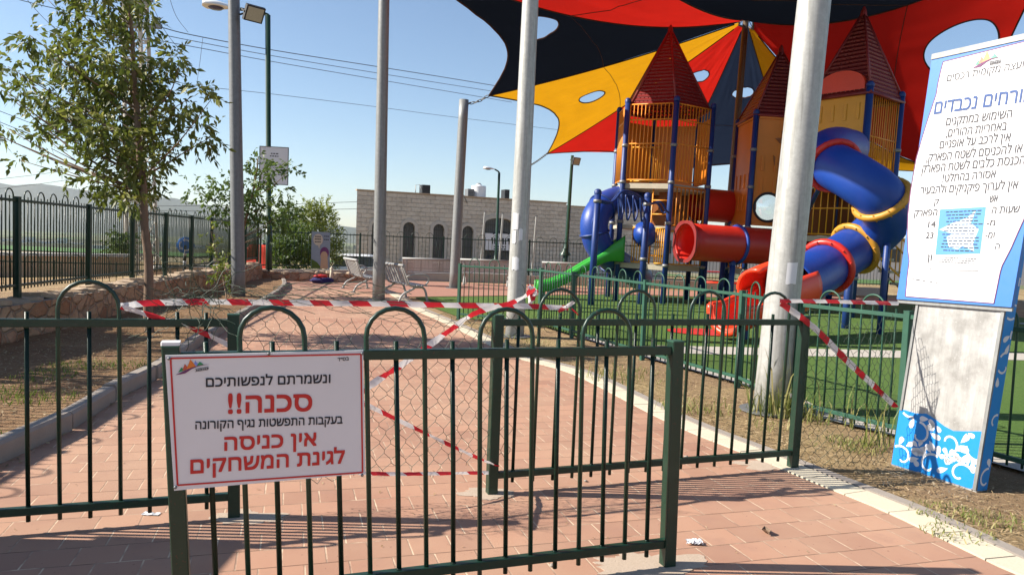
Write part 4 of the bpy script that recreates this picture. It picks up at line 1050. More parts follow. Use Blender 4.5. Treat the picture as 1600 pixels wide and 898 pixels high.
bl = [(150, -12, 35), (195, -15, 35), (108, 6, 17), (140, 30, 28), (200, 38, 28), (230, 18, 18), (46, 55, 20), (68, 78, 18), (84, 52, 12), (12, 104, 17), (32, 118, 20), (52, 142, 22),
      (86, 122, 20), (103, 95, 20), (130, 78, 32), (172, 85, 33), (160, 122, 42), (122, 142, 33), (202, 122, 36), (238, 112, 24), (266, 92, 22), (283, 92, 12), (250, 132, 26), (272, 150, 18), (302, 150, 18), (328, 158, 14),
      (76, 162, 25), (60, 182, 18), (102, 182, 28), (142, 178, 36), (190, 168, 40), (232, 172, 32), (272, 180, 24), (312, 192, 16), (328, 215, 18), (304, 225, 12), (66, 212, 17), (80, 232, 12),
      (120, 202, 22), (168, 215, 36), (210, 216, 38), (250, 215, 26), (180, 250, 32), (222, 255, 32), (254, 244, 16), (150, 276, 20), (112, 274, 11), (90, 262, 9), (190, 290, 30), (226, 290, 22),
      (30, 250, 11), (4, 215, 9), (2, 140, 9), (10, 200, 12), (132, 298, 11), (202, 312, 18), (242, 284, 12), (70, -5, 12), (170, 310, 12), (-15, 120, 15), (-20, 205, 14), (120, -40, 30), (180, -60, 35)]
tr = [G(235, 527)-V((0, 0, .05)), P(231, 430, D), P(225, 320, D), P(215, 190, D+.05), P(208, 80, D), P(200, -40, D)]
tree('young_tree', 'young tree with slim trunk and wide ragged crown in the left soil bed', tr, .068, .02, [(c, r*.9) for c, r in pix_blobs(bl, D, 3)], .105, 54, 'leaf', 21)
bl = [(303, 296, 11), (325, 305, 15), (345, 290, 15), (350, 320, 15), (370, 310, 18), (335, 335, 11), (395, 248, 11), (402, 285, 21), (416, 270, 17), (432, 264, 14), (385, 330, 16), (410, 326, 17), (427, 340, 14),
      (440, 300, 12), (456, 263, 9), (450, 330, 11), (398, 350, 10), (424, 358, 9), (370, 342, 11), (345, 345, 6), (390, 300, 14), (448, 350, 9)]
D2 = 18.0
tr = [G(374, 462), P(374, 420, D2), P(380, 360, D2), P(398, 290, D2), P(404, 245, D2)]
tree('young_tree', 'smaller broad-leaved young tree behind the dark grey mast, below the white board', tr, .05, .015, pix_blobs(bl, D2, 4, .5), .115, 34, 'leaf2', 22, droop=.15, width=.5)
bl = [(330, 362, 6), (326, 380, 5), (341, 388, 8), (346, 412, 12), (336, 402, 8), (352, 428, 10), (340, 425, 9), (358, 410, 8), (362, 435, 9)]
tree('leafy_shoots', 'thin leafy shoots growing on the rubble wall left of the dark grey mast', [G(352, 474), P(350, 440, 16.4), P(338, 395, 16.4), P(330, 362, 16.4)], .014, .005, pix_blobs(bl, 16.4, 5, .25), .10, 30, 'leafy', 23, droop=.2, width=.45, cat='plant')
bl = [(440, 352, 20), (455, 340, 16), (445, 380, 24), (440, 405, 22), (465, 370, 20), (466, 402, 22), (430, 392, 16), (448, 325, 9)]
tree('dense_shrub', 'dark green dense shrub behind the back fence, left of the yellowish one', [P(450, 440, 32), P(450, 400, 32), P(450, 360, 32)], .09, .03, pix_blobs(bl, 32, 6, .6), .17, 85, 'leaf2', 24, droop=-.2, width=.35, cat='shrub', group=None)
bl = [(482, 340, 14), (478, 320, 6), (500, 345, 20), (503, 322, 8), (512, 340, 9), (485, 370, 22), (512, 368, 18), (500, 395, 24), (480, 400, 20), (522, 390, 12), (508, 330, 8), (488, 330, 7), (524, 410, 10)]
tree('dense_shrub', 'yellowish green upright shrub behind the cartoon panel on the back fence', [P(500, 440, 33.5), P(500, 400, 33.5), P(500, 350, 33.5)], .09, .03, pix_blobs(bl, 33.5, 7, .6), .17, 85, 'leafy', 25, droop=-.4, width=.3, cat='shrub')
bl = [(188, 372, 10), (180, 385, 12), (195, 385, 13), (190, 398, 12), (202, 372, 7)]
tree('dark_bush', 'small dark bush beside the end of the beige wall', [P(190, 420, 31.5), P(190, 400, 31.5), P(190, 380, 31.5)], .06, .02, pix_blobs(bl, 31.5, 8, .4), .17, 80, 'leaf2', 26, cat='bush')

o_ = V((-10.6, 7.7, -.3)); rr_ = random.Random(5)
tree('young_tree', 'tree outside the left edge of the view, shading the soil bed', [o_, o_+V((.05, 0, 1.5)), o_+V((.1, .1, 3.0)), o_+V((.1, .1, 4.4))], .08, .02,
     [(o_+V((rr_.uniform(-1.2, 1.2), rr_.uniform(-1.7, 1.9), rr_.uniform(2.4, 5.0))), rr_.uniform(.3, .5)) for _ in range(24)], .12, 40, 'leaf', 27)
# grasses ---------------------------------------------------------------------
def grass(name, regions, mat, seed, kind='stuff'):
    random.seed(seed); mb = MB(); mb.tint = []
    for c, rx, ry, n, h, lean in regions:
        for _ in range(n):
            a = rnd(0, 6.283); q = math.sqrt(random.random()); b = V(c)+V((math.cos(a)*rx*q, math.sin(a)*ry*q, 0))
            hh = h*rnd(.4, 1.15); d = V((rnd(-1, 1), rnd(-1, 1), 0))*lean*hh; wv = V((rnd(-1, 1), rnd(-1, 1), 0)).normalized()*.0035*(1+hh*2)
            m = b+d*.35+V((0, 0, hh*.6)); t_ = b+d+V((0, 0, hh*(1-.25*lean)))
            mb.add([b-wv, b+wv, m+wv*.7, m-wv*.7], [(0, 1, 2, 3)]); mb.add([m-wv*.7, m+wv*.7, t_], [(0, 1, 2)]); k = max(0, min(1, rnd(.1, 1))); mb.tint += [k, k]
    return tag(mb.build(name, mat), kind=kind)
r_ = []
for i in range(26): p = G(rnd(-10, 235), 0) if False else lerp(offl(int(rnd(60, 420)), .3), offl(int(rnd(60, 420)), .3), 0); r_.append((p+V((rnd(-.6, .1), 0, .09)), .28, .3, 150, .055, .9))
M['greenblade'] = m_leaf('green_blade', (.07, .13, .02), (.15, .22, .04), (.28, .30, .09))
grass('short_grass', r_, 'greenblade', 31)
r_ = [(B5+V((.02, -.1, 0)), .25, .24, 190, .34, .5), (B5+V((.2, -.25, 0)), .35, .3, 110, .2, .7), (B5+V((.05, -.15, 0)), .2, .2, 10, .7, .3), (G(1085, 640), .4, .35, 90, .12, .9), (G(955, 590), .4, .4, 70, .2, .7)]
for i in range(34): r_.append((offp(int(rnd(150, 560)), rnd(.4, 1.1)), .2, .2, 24, rnd(.03, .10), 1.0))
for x, y in ((1500, 835), (1345, 700), (1470, 800), (1560, 815), (1330, 690), (1400, 690)): r_.append((G(x, y), .2, .16, 110, .05, 1.0))
for k in range(14): p = pf_right[0]+V((.05+rnd(-.15, .25), -rnd(0, 1.4), 0)); r_.append((p+V((.38*-(p.y-6.85)*.55, 0, 0)), .12, .12, 4, rnd(.15, .55), .4))
grass('dry_grass', r_, 'grassblade', 32)
# leaf litter, bark crumbs, pebbles
random.seed(33); mb = MB(); mb.tint = []
def crumb(p, s):
    a = rnd(0, 6.28); d = V((math.cos(a), math.sin(a), rnd(-.2, .5)))*s; e = V((-math.sin(a), math.cos(a), rnd(-.2, .4)))*s*rnd(.25, .6)
    mb.add([p-d, p+e, p+d, p-e], [(0, 1, 2, 3)]); mb.tint.append(rnd(0, 1))
def straw(p, l):
    a = rnd(0, 6.28); d = V((math.cos(a), math.sin(a), rnd(-.12, .3)))*l*.5; e = V((-math.sin(a), math.cos(a), rnd(-.4, .4)))*rnd(.0015, .004)
    mb.add([p-d-e, p-d+e, p+d+e*.6, p+d-e*.6], [(0, 1, 2, 3)]); mb.tint.append(rnd(.25, 1))
for _ in range(11000):
    i = int(rnd(10, NR-25)*random.random()**.35); i = max(8, min(NR-22, i)); v = random.random(); p = lerp(kin[i], wallbase[i], v); q = p+V((rnd(-.1, .1), rnd(-.1, .1), .093+.05*mnoise.noise(p*1.3)*math.sin(v*3.1)))
    if random.random() < .55: crumb(q, rnd(.006, .024))
    else: straw(q, rnd(.03, .09))
for _ in range(15000):
    i = int(lerp(120, 640, random.random()**1.7)); p = offp(i, .29+abs(random.gauss(0, .75)))+V((0, 0, -.002+rnd(0, .01)))
    if random.random() < .4: crumb(p, rnd(.005, .02))
    else: straw(p, rnd(.025, .08))
for _ in range(500):
    i = int(rnd(10, 500)); p = offl(i, -abs(random.gauss(0, .09))); crumb(p+V((0, 0, .012)), rnd(.006, .022))
for _ in range(260):
    p = V((rnd(-2.5, 2.2), rnd(2.6, 8), .006)); crumb(p, rnd(.004, .012))
tag(mb.build('leaf_litter', 'litter'), kind='stuff')
def pebble(p, s, label, mat='concrete'):
    mb = MB(); mb.grid(lambda u, v: (lambda d: V(p)+d*s*(1+.35*mnoise.noise(d*1.7+V(p)*9))+V((0, 0, s*.4)))(V((math.sin(v*math.pi)*math.cos(u*6.2832), math.sin(v*math.pi)*math.sin(u*6.2832), math.cos(v*math.pi)*.65))), 9, 6)
    return tag(mb.build('pebble', mat), label, 'stone', 'loose stones on the paving')
for (x, y), s, lb in (((862, 884), .013, 'pebble beside the gate foot, larger of the two on its left'), ((888, 872), .016, 'rounded pebble under the gate bottom rail, left of the right gate post'), ((1072, 716), .02, 'brown pebble beneath the rear fence bottom rail near the cream edging'), ((915, 752), .012, 'small pale pebble behind the gate bars, in the fence shadow')):
    pebble(G(x, y), s, lb, 'kerb')
# crumpled white paper and a curled leaf on the paving
c = G(1085, 849); mb = MB()
mb.grid(lambda u, v: c+V(((u-.5)*.085, (v-.5)*.05, .014+.018*mnoise.noise(V((u*4, v*4, 2)))+.012*mnoise.noise(V((u*11, v*11, 5)))))+V((.015*mnoise.noise(V((v*5, u*3, 7))), 0, 0)), 12, 9, False)
tag(mb.build('crumpled_paper', 'signwhite'), 'crumpled scrap of white paper lying right of the gate post', 'paper')
c = G(1198, 833); mb = MB()
mb.grid(lambda u, v: c+V(((u-.5)*.055*math.sin(v*3.14), (v-.5)*.075, .004+.02*abs(u-.5)*2+.006*math.sin(v*7))).xyz, 6, 8, True)
tag(mb.build('curled_leaf', 'bark'), 'dark curled dry leaf on the red pavers at the lower right', 'leaf')
c = G(236, 803); mb = MB()
mb.grid(lambda u, v: c+V(((u-.5)*.09, (v-.5)*.04, .005+.01*mnoise.noise(V((u*4, v*4, 8))))), 8, 5, False)
tag(mb.build('paper_scrap', 'signwhite'), 'flat pale paper scrap on the paving below the left fence panel', 'paper')

# =================================================================== PYLON AND WIRES
pd_ = 38.0
pb = P(224, 420, pd_); pb.z = -1.6; ptp = P(210, -45, pd_)
t = thing('power_pylon', 'slim beige lattice power pylon rising behind the young tree', 'pylon', pb)
mb = MB(); w0, w1 = .55, .38; H = ptp.z-pb.z
def leg(i, z): sx, sy = ((-1, -1), (1, -1), (1, 1), (-1, 1))[i % 4]; k = (z-pb.z)/H; c = lerp(pb, ptp, k); w_ = lerp(w0, w1, k); return c+V((sx*w_, sy*w_, 0))
for i in range(4): mb.beam(leg(i, pb.z), leg(i, ptp.z), .15, .15)
mb.build('legs', 'trimstone', t); mb = MB(); z = pb.z; k = 0
while z < ptp.z-.9:
    for i in range(4):
        mb.beam(leg(i, z), leg(i+1, z+.9), .07, .05); mb.beam(leg(i, z), leg(i+1, z), .07, .06)
    z += .9
mb.build('bracing', 'trimstone', t)
za = P(210, 44, pd_).z; zb = P(230, 4, pd_).z
for zz_, x0, x1, nm in ((za, -1.0, 1.5, 'cross_arm'), (zb, -.8, 1.1, 'cross_arm')):
    mb = MB(); c = lerp(pb, ptp, (zz_-pb.z)/H); mb.beam(c+V((x0, -.45, 0)), c+V((x1, -.45, 0)), .2, .22); a_ = mb.build(nm, 'galv_dark', t)
    mb = MB()
    for x in (x1-.1, x1-.45, x0+.1):
        for q in range(4): mb.lathe(c+V((x+.0, -.45, .12+q*.09)), [(.03, 0), (.075, .02), (.075, .04), (.03, .06)], 10)
    mb.build('insulators', 'ceramic' if 'ceramic' in M else 'galv', a_)
def wire(label, pts, sag=0.0, r=.014, n=10):
    a, b = pts[0], pts[-1]; q = []
    if len(pts) == 2:
        for i in range(n+1):
            u = i/n; q.append(lerp(a, b, u)-V((0, 0, sag*4*u*(1-u))))
    else: q = spline(pts, 5)
    mb = MB(); mb.tube(q, r, 4, cap=False); return tag(mb.build('power_line', 'black'), label, 'cable', 'power lines in the sky')
def pw(*p): return [P(x, y, d) for x, y, d in p]
wire('topmost thicker cable running right from the pylon arm to the shade canopy', pw((252, 43, 37), (300, 55, 39), (423, 78, 44), (587, 104, 51), (700, 122, 56), (790, 137, 60)), r=.022)
wire('second cable down running right from the pylon to the canopy', pw((232, 50, 37), (300, 64, 39), (423, 87, 44), (587, 114, 51), (700, 132, 56), (790, 146, 60)), r=.017)
wire('third cable down running right from the pylon to the canopy', pw((225, 60, 37), (300, 73, 39), (423, 96, 44), (587, 124, 51), (700, 143, 56), (800, 160, 60)), r=.017)
wire('lowest thin cable crossing the sky right of the tree, ending at the far grey mast', pw((230, 118, 37), (307, 134, 39), (424, 147, 44), (587, 167, 51), (700, 182, 56), (880, 204, 64)), r=.013)
wire('cable from the upper left corner down to the pylon arm', pw((-30, -16, 30), (70, 10, 34), (205, 40, 37.5)), r=.016)
wire('steep cable from the top edge towards the tree crown', pw((25, -20, 30), (80, 40, 34), (150, 95, 38)), r=.013)
wire('long drooping cable left of the tree, upper of the two near y middle', pw((-20, 166, 30), (80, 205, 34), (225, 262, 38)), r=.013)
wire('long drooping cable left of the tree, lower of the two', pw((-20, 183, 30), (80, 222, 34), (225, 272, 38)), r=.013)
wire('short dropper cable hanging from the topmost cable to the lowest one', pw((317, 59, 39.5), (312, 100, 39.5), (307, 134, 39.5)), r=.011)
wire('slanting cable from the pylon top arm down to the insulators', pw((237, 6, 37.2), (256, 46, 37.4), (285, 84, 38)), r=.012)
wire('curved cable from the top edge down to the topmost cable', pw((262, -12, 37), (275, 25, 38), (294, 51, 38.8)), r=.012)
wire('upper faint horizontal cable low in the sky left of the building', pw((240, 322, 120), (400, 321, 120), (565, 315, 120)), r=.035)
wire('lower faint horizontal cable low in the sky left of the building', pw((240, 329, 120), (400, 330, 120), (565, 326, 120)), r=.035)
wire('upper faint cable low at the left edge above the hills', pw((-20, 282, 110), (80, 270, 110), (160, 256, 110)), r=.03)
wire('lower faint cable low at the left edge above the hills', pw((-20, 297, 110), (80, 285, 110), (160, 272, 110)), r=.03)
# =================================================================== SHADE CANOPY
Cc = P(1166, 31, 24.0)
Kn = [T2, P(764, 149, B3.y-.4), P(855, 240, 32.0), P(1052, 268, 36.0), P(1245, 275, 36.0), P(1575, 268, 24.0), P(1690, -135, 18.0), T4]
sags = [.85, .15, .15, .2, .2, 1.5, 1.0, .55]
concs = [.17, .17, .11, .11, .12, .12, .12, .12]
names = ['sail_black', 'sail_yellow', 'sail_red', 'sail_navy', 'sail_yellow', 'sail_red', 'sail_black', 'sail_red']
holes = [((838, 46), .52), ((926, 152), .46), ((1092, 117), .38), ((1160, 147), .40), None, ((1500, 80), .9), None, None]
can = thing('shade_canopy', 'big shade canopy in black, yellow and red panels with round holes above the play structure', 'shade canopy', V((Cc.x, Cc.y, Cc.z)))
def seam(i, u): i %= 8; return lerp(Cc, Kn[i], u)-V((0, 0, sags[i]*4*u*(1-u)))
U0 = .028
def panel_pt(i, u, v):
    a = seam(i, 1.0); uu = U0+(1-U0)*u
    uu = uu*(1-concs[i]*4*v*(1-v)*u**2.2)
    p = lerp(seam(i, uu), seam(i+1, uu), v)
    wr = .05*mnoise.noise(V((u*2.2, v*16, i*3.1)))*math.sin(v*math.pi)+.035*mnoise.noise(V((u*9, v*4, i*7.7)))*math.sin(v*math.pi)
    return p+V((0, 0, -.10*math.sin(v*math.pi)*u*(1-u)*2+wr))
for i in range(8):
    mb = MB(); fn = lambda u, v, i=i: panel_pt(i, u, v)
    if holes[i] is None:
        mb.grid(fn, 26, 14); pn = mb.build('panel', names[i], can)
    else:
        (hx, hy), hr = holes[i]; best = None
        for a in range(8, 95, 2):
            for b in range(6, 95, 3):
                q = proj(fn(a/100, b/100)); e = (q[0]-hx)**2+(q[1]-hy)**2
                if best is None or e < best[0]: best = (e, a/100, b/100)
        _, uh, vh = best
        p0 = fn(uh, vh); du = (fn(uh+.01, vh)-p0)/.01; dv = (fn(uh, vh+.01)-p0)/.01
        e1_ = du.normalized(); dvp = dv-e1_*dv.dot(e1_); e2_ = dvp.normalized(); ang = 64; rings = 14
        def hole(a):
            t1 = math.cos(a)*hr; t2 = math.sin(a)*hr; y = t2/dvp.length; x = (t1-dv.dot(e1_)*y)/du.length; return uh+x, vh+y
        def edge(a):
            h = hole(a); dx, dy = h[0]-uh, h[1]-vh; ts = []
            if dx > 1e-9: ts.append((1-uh)/dx)
            if dx < -1e-9: ts.append(-uh/dx)
            if dy > 1e-9: ts.append((1-vh)/dy)
            if dy < -1e-9: ts.append(-vh/dy)
            k = min(ts); return uh+dx*k, vh+dy*k
        angs = [2*math.pi*k/ang for k in range(ang)]
        for cu, cv in ((0, 0), (1, 0), (0, 1), (1, 1)):   # exact corners
            t2 = (cv-vh)*dvp.length; t1 = (cu-uh)*du.length+dv.dot(e1_)*(cv-vh); angs.append(math.atan2(t2, t1) % (2*math.pi))
        angs.sort(); na = len(angs)
        vs = []
        for a in angs:
            h = hole(a); e = edge(a)
            for k in range(rings+1):
                t_ = (k/rings)**1.3; vs.append(fn(min(1, max(0, lerp(h[0], e[0], t_))), min(1, max(0, lerp(h[1], e[1], t_)))))
        fs = [(k*(rings+1)+j, k*(rings+1)+j+1, ((k+1) % na)*(rings+1)+j+1, ((k+1) % na)*(rings+1)+j) for k in range(na) for j in range(rings)]
        mb.add(vs, fs, True); pn = mb.build('panel', names[i], can)
        mb = MB(); mb.tube([fn(*hole(a)) for a in angs], .022, 5, closed=True); mb.build('hole_hem', 'seam', pn)
    # hem along the outer edge, webbing on the radial seam and a cross seam
    mb = MB(); mb.tube([fn(1, k/24)-V((0, 0, .01)) for k in range(25)], .025, 5); mb.build('edge_hem', 'seam', pn)
    mb = MB(); mb.tube([fn(.02+.98*k/20, 0)-V((0, 0, .018)) for k in range(21)], .02, 4)
    mb.tube([fn(.55, k/12)-V((0, 0, .018)) for k in range(13)], .01, 4); mb.build('seam_webbing', 'seam', pn)
mb = MB(); mb.tube([seam(k/4 % 8 if False else int(k/4) % 8, U0) if k % 4 == 0 else lerp(seam(k//4, U0), seam(k//4+1, U0), (k % 4)/4) for k in range(32)], .035, 6, closed=True); ring = mb.build('centre_ring', 'galv_dark', can)
mb = MB()
for k in range(8): mb.tube([seam(k, U0), CT+V((0, 0, .02))], .012, 5)
mb.build('centre_stays', 'chain', can)
def chain(a, b, nm='chain'):
    mb = MB(); L = (b-a).length; n = max(4, int(L/.12)); d = (b-a).normalized(); s1 = d.orthogonal().normalized(); s2 = d.cross(s1)
    for k in range(n):
        c = lerp(a, b, (k+.5)/n)-V((0, 0, .06*math.sin(math.pi*(k+.5)/n))); sx = s1 if k % 2 else s2; l = L/n*.72
        mb.tube([c+d*math.cos(q*.785)*l+sx*math.sin(q*.785)*.035 for q in range(8)], .014, 4, closed=True)
    return mb.build(nm, 'chain', can)
chain(Kn[1], T3-V((0, 0, .12))+V((.1, 0, 0))); chain(Kn[2], KX-V((0, 0, .1))); chain(Kn[0], T2-V((0, 0, .2))); chain(Kn[7], T4-V((0, 0, .2)))
# off-frame mast that carries the last corner
mast('grey mast outside the right edge, carrying the last canopy corner', V((Kn[6].x-.4, Kn[6].y, 0)), Kn[6]+V((.1, 0, .1)), .15, .13)

# =================================================================== PLAY STRUCTURE
PSO = G(1037, 476); PSO.z = 0
ps = thing('play_structure', 'big castle play structure with three red pointed roofs, blue posts, tube slides and red tunnels', 'play structure', PSO)
def part(mb, name, mat, parent=None): return mb.build(name, mat, parent or ps)
def bpost(p, h, r=.075, z=0, mat='bluepost', rings=(1.05, 2.2, 3.3, 4.3)):
    mb = MB(); mb.tube([V((p.x, p.y, z-.05)), V((p.x, p.y, z+h))], r, 12); o = part(mb, 'post', mat)
    mb = MB(); mb.lathe(V((p.x, p.y, z+h)), [(r*1.12, -.07), (r*1.12, .0), (r*.7, .05), (.001, .065)], 12); part(mb, 'post_cap', mat, o)
    mb = MB(); n = 0
    for q in rings:
        if q < h-.2: mb = MB(); mb.lathe(V((p.x, p.y, z+q)), [(r, -.04), (r*1.22, -.04), (r*1.22, .04), (r, .04)], 12); part(mb, 'clamp_ring', 'galv', o)
    return o
def barpanel(a, b, z0, z1, n, mat='orangebar', mid=(), r=.016, name='bar_panel', zb0=None):
    d = (b-a).normalized(); a2 = a+d*.09; b2 = b-d*.09; mb = MB(); u = V((0, 0, 1))
    for z in (z0, z1)+tuple(mid): mb.tube([a2+u*z, b2+u*z], r*1.3, 6)
    for k in range(n+1): p = lerp(a2, b2, k/n); mb.tube([p+u*z0, p+u*z1], r, 5)
    return part(mb, name, mat)
def solidpanel(a, b, z0, z1, mat='orange', slots=True, hole=None, name='wall_panel', arch=0):
    """moulded panel with raised ribs, optional round hole (u, z, r)"""
    d = (b-a).normalized(); L = (b-a).length-.18; a2 = a+d*.09; nn = V((d.y, -d.x, 0)); th = .05; mb = MB()
    def at(x, z, o=0): return a2+d*x+nn*o+V((0, 0, z))
    if hole:
        hu, hz, hr = hole; m = 32
        angs = sorted([2*math.pi*k/m for k in range(m)]+[math.atan2(zz_-hz, xx_-hu) % (2*math.pi) for xx_ in (0, L) for zz_ in (z0, z1)])
        for o in (0, -th):
            vs = []
            for q in angs:
                dx, dz = math.cos(q), math.sin(q); ks = []
                if dx > 1e-6: ks.append((L-hu)/dx)
                if dx < -1e-6: ks.append(-hu/dx)
                if dz > 1e-6: ks.append((z1-hz)/dz)
                if dz < -1e-6: ks.append((z0-hz)/dz)
                k = min(ks); vs += [at(hu+dx*hr, hz+dz*hr, o), at(hu+dx*k, hz+dz*k, o)]
            n = len(angs); mb.add(vs, [(2*i, 2*i+1, (2*i+3) % (2*n), (2*i+2) % (2*n)) for i in range(n)])
        for x0, z0_, x1, z1_ in ((0, z0, L, z0), (0, z1, L, z1), (0, z0, 0, z1), (L, z0, L, z1)): mb.add([at(x0, z0_), at(x1, z1_), at(x1, z1_, -th), at(x0, z0_, -th)], [(0, 1, 2, 3)])
        mb.tube([at(hu+math.cos(2*math.pi*k/24)*hr, hz+math.sin(2*math.pi*k/24)*hr, -th/2) for k in range(24)], th*.55, 6, closed=True)
    else:
        pts = [at(0, z0), at(L, z0), at(L, z1)]
        if arch: pts += [at(lerp(L, 0, k/10), z1+arch*math.sin(math.pi*k/10)) for k in range(1, 10)]
        pts += [at(0, z1)]
        mb.poly(pts, -nn*th)
    if slots:
        n = max(2, int(L/.32))
        for zz_ in slots if isinstance(slots, tuple) else (z0+(z1-z0)*.28, z0+(z1-z0)*.72):
            for k in range(n): mb.beam(at(L*(k+.5)/n, zz_-.2, .012), at(L*(k+.5)/n, zz_+.2, .012), .09, .03, up=nn, bev=.01)
    mb.beam(at(0, z1-.03, .01), at(L, z1-.03, .01), .05, .07); mb.beam(at(0, z0+.03, .01), at(L, z0+.03, .01), .05, .07)
    return part(mb, name, mat)
def pyramid(c, R, n, rot, z0, z1, name='tower_roof'):
    mb = MB(); apex = V((c.x, c.y, z1)); vs = [V((c.x+math.cos(rot+2*math.pi*k/n)*R, c.y+math.sin(rot+2*math.pi*k/n)*R, z0)) for k in range(n)]
    for k in range(n):
        a, b = vs[k], vs[(k+1) % n]; L = (b-a).length; H_ = (apex-(a+b)/2).length
        mb.add([a, b, apex], [(0, 1, 2)], uvs=[[(0, 0), (L, 0), (L/2, H_)]])
    o = part(mb, name, 'roof')
    mb = MB()
    for k in range(n): mb.tube([vs[k], apex], .035, 5); mb.tube([vs[k], vs[(k+1) % n]], .04, 5)
    mb.lathe(apex, [(.09, -.14), (.07, 0), (.03, .1), (.001, .13)], 10); part(mb, 'roof_ridges', 'red_dark', o)
    return o
M['red_dark'] = paint('dark_red_plastic', (.20, .012, .01, 1), .45, .2, 3)
def deck(pts, z, th=.14, name='deck'):
    mb = MB(); mb.poly([V((p.x, p.y, z)) for p in pts], V((0, 0, -th))); return part(mb, name, 'deck')
def torus(c, ax_, R, r, mat, par, name='tube_ring', n=28, bolts=0):
    ax_ = ax_.normalized(); x = ax_.orthogonal().normalized(); y = ax_.cross(x); mb = MB()
    mb.tube([c+x*math.cos(2*math.pi*k/n)*R+y*math.sin(2*math.pi*k/n)*R for k in range(n)], r, 8, closed=True)
    for k in range(bolts): a = 2*math.pi*(k+.5)/bolts; q = c+(x*math.cos(a)+y*math.sin(a))*(R+r*.35); mb.lathe(q-ax_*.08, [(.001, -.01), (.014, -.01), (.014, .17), (.001, .17)], 6, axis=ax_)
    return part(mb, name, mat, par)

# --- tower 1 (hexagonal, caged) ---
h1 = 1.38; V1 = V((4.12, 20.0, 0)); dirA = V((.878, -.478, 0)); V0_ = V1-dirA*h1
c1 = (V1+V0_)/2+V((.478, .878, 0))*h1*.866
hexv = []; a0 = math.atan2(V0_.y-c1.y, V0_.x-c1.x)
for k in range(6): hexv.append(c1+V((math.cos(a0+k*math.pi/3), math.sin(a0+k*math.pi/3), 0))*h1)
for p in hexv: bpost(p, 5.55)
pyramid(c1, h1*.93, 6, a0, 5.42, 7.75)
deck([lerp(c1, p, .98) for p in hexv], 3.27); deck([lerp(c1, p, .98) for p in hexv], 2.12, .1); deck([lerp(c1, p, .98) for p in hexv], 1.06)
for k in range(6):
    a, b = hexv[k], hexv[(k+1) % 6]
    if k in (0, 1, 5): barpanel(a, b, 3.36, 5.42, 11, mid=(4.35, 5.0))
    else: solidpanel(a, b, 3.4, 5.2, 'orange')
a, b = hexv[0], hexv[1]; inn = (c1-(a+b)/2).normalized()*.35
barpanel(a+inn, lerp(a, b, .72)+inn, 3.36, 4.3, 8, 'yellow', name='guard_rail')
# lower storeys of tower 1
barpanel(lerp(a, b, .22), lerp(a, b, .62), 1.1, 2.05, 5, 'yellow', name='guard_rail')
barpanel(lerp(a, b, .70), b, 1.1, 2.05, 4, 'yellow', name='guard_rail')
barpanel(hexv[1], hexv[2], 2.15, 3.2, 8, 'orangebar')
barpanel(hexv[1], hexv[2], 1.1, 2.0, 6, 'yellow', name='guard_rail')
solidpanel(hexv[3], hexv[2], 2.15, 3.2, 'brownpanel', False, hole=(.6, 2.67, .42))
solidpanel(hexv[4], hexv[3], 2.15, 3.2, 'brownpanel', False)
solidpanel(lerp(a, b, .45)+inn*3.2, lerp(a, b, 1.05)+inn*3.2, 2.15, 3.25, 'brownpanel', False, hole=(.33, 2.7, .30))
mb = MB()
for k in range(5): z = 1.3+k*.38; mb.tube([lerp(a, b, .62)+inn*.4+V((0, 0, z)), lerp(a, b, .97)+inn*.4+V((0, 0, z))], .022, 6)
for u in (.62, .97): mb.tube([lerp(a, b, u)+inn*.4+V((0, 0, 1.06)), lerp(a, b, u)+inn*.4+V((0, 0, 3.25))], .024, 6)
part(mb, 'ladder', 'orangebar')
# blue bubble window on tower 1
c = lerp(a, b, .52)+V((0, 0, 1.88))-inn*.1
mb = MB(); mb.lathe(c+inn*.3, [(.36, 0), (.36, -.04), (.30, -.1), (.25, -.2), (.14, -.29), (.001, -.32)], 20, axis=inn.normalized()); part(mb, 'bubble_window', 'blue')
# climbing frame in front of tower 1
cf0 = V((G(923, 477).x, G(923, 477).y, 0)); cf1 = V((P(1001, 470, 19.6).x, 19.6, 0))
bpost(cf0, 2.85, .085, rings=(2.6,)); bpost(cf1, 2.9, .085, rings=(1.2, 2.65))
for o, dz in ((0, 0), (.5, .0)):
    off_ = V((.05, o, 0)); pts = [cf0+off_+V((0, 0, 2.62)), lerp(cf0, cf1, .25)+off_+V((0, 0, 2.62)), lerp(cf0, cf1, .45)+off_+V((0, 0, 2.92)), lerp(cf0, cf1, .75)+off_+V((0, 0, 2.86)), cf1+off_+V((0, 0, 2.68)), lerp(cf1, V1, .5)+off_+V((0, 0, 2.74)), lerp(cf1, V1, .8)+off_+V((0, 0, 2.52)), V1+off_*.4+V((0, 0, 2.52))]
    mb = MB(); mb.tube(spline(pts, 5), .03, 7); part(mb, 'climbing_rail', 'bluepost')
for u in (.4, .55, .7, .85):
    c = lerp(cf0, cf1, u); mb = MB(); mb.tube(spline([c+V((0, .0, 2.84)), c+V((.05, .1, 2.45)), c+V((.12, .25, 2.2)), c+V((.2, .38, 2.45)), c+V((.1, .5, 2.84))], 5), .025, 6); part(mb, 'hand_loop', 'bluepost')
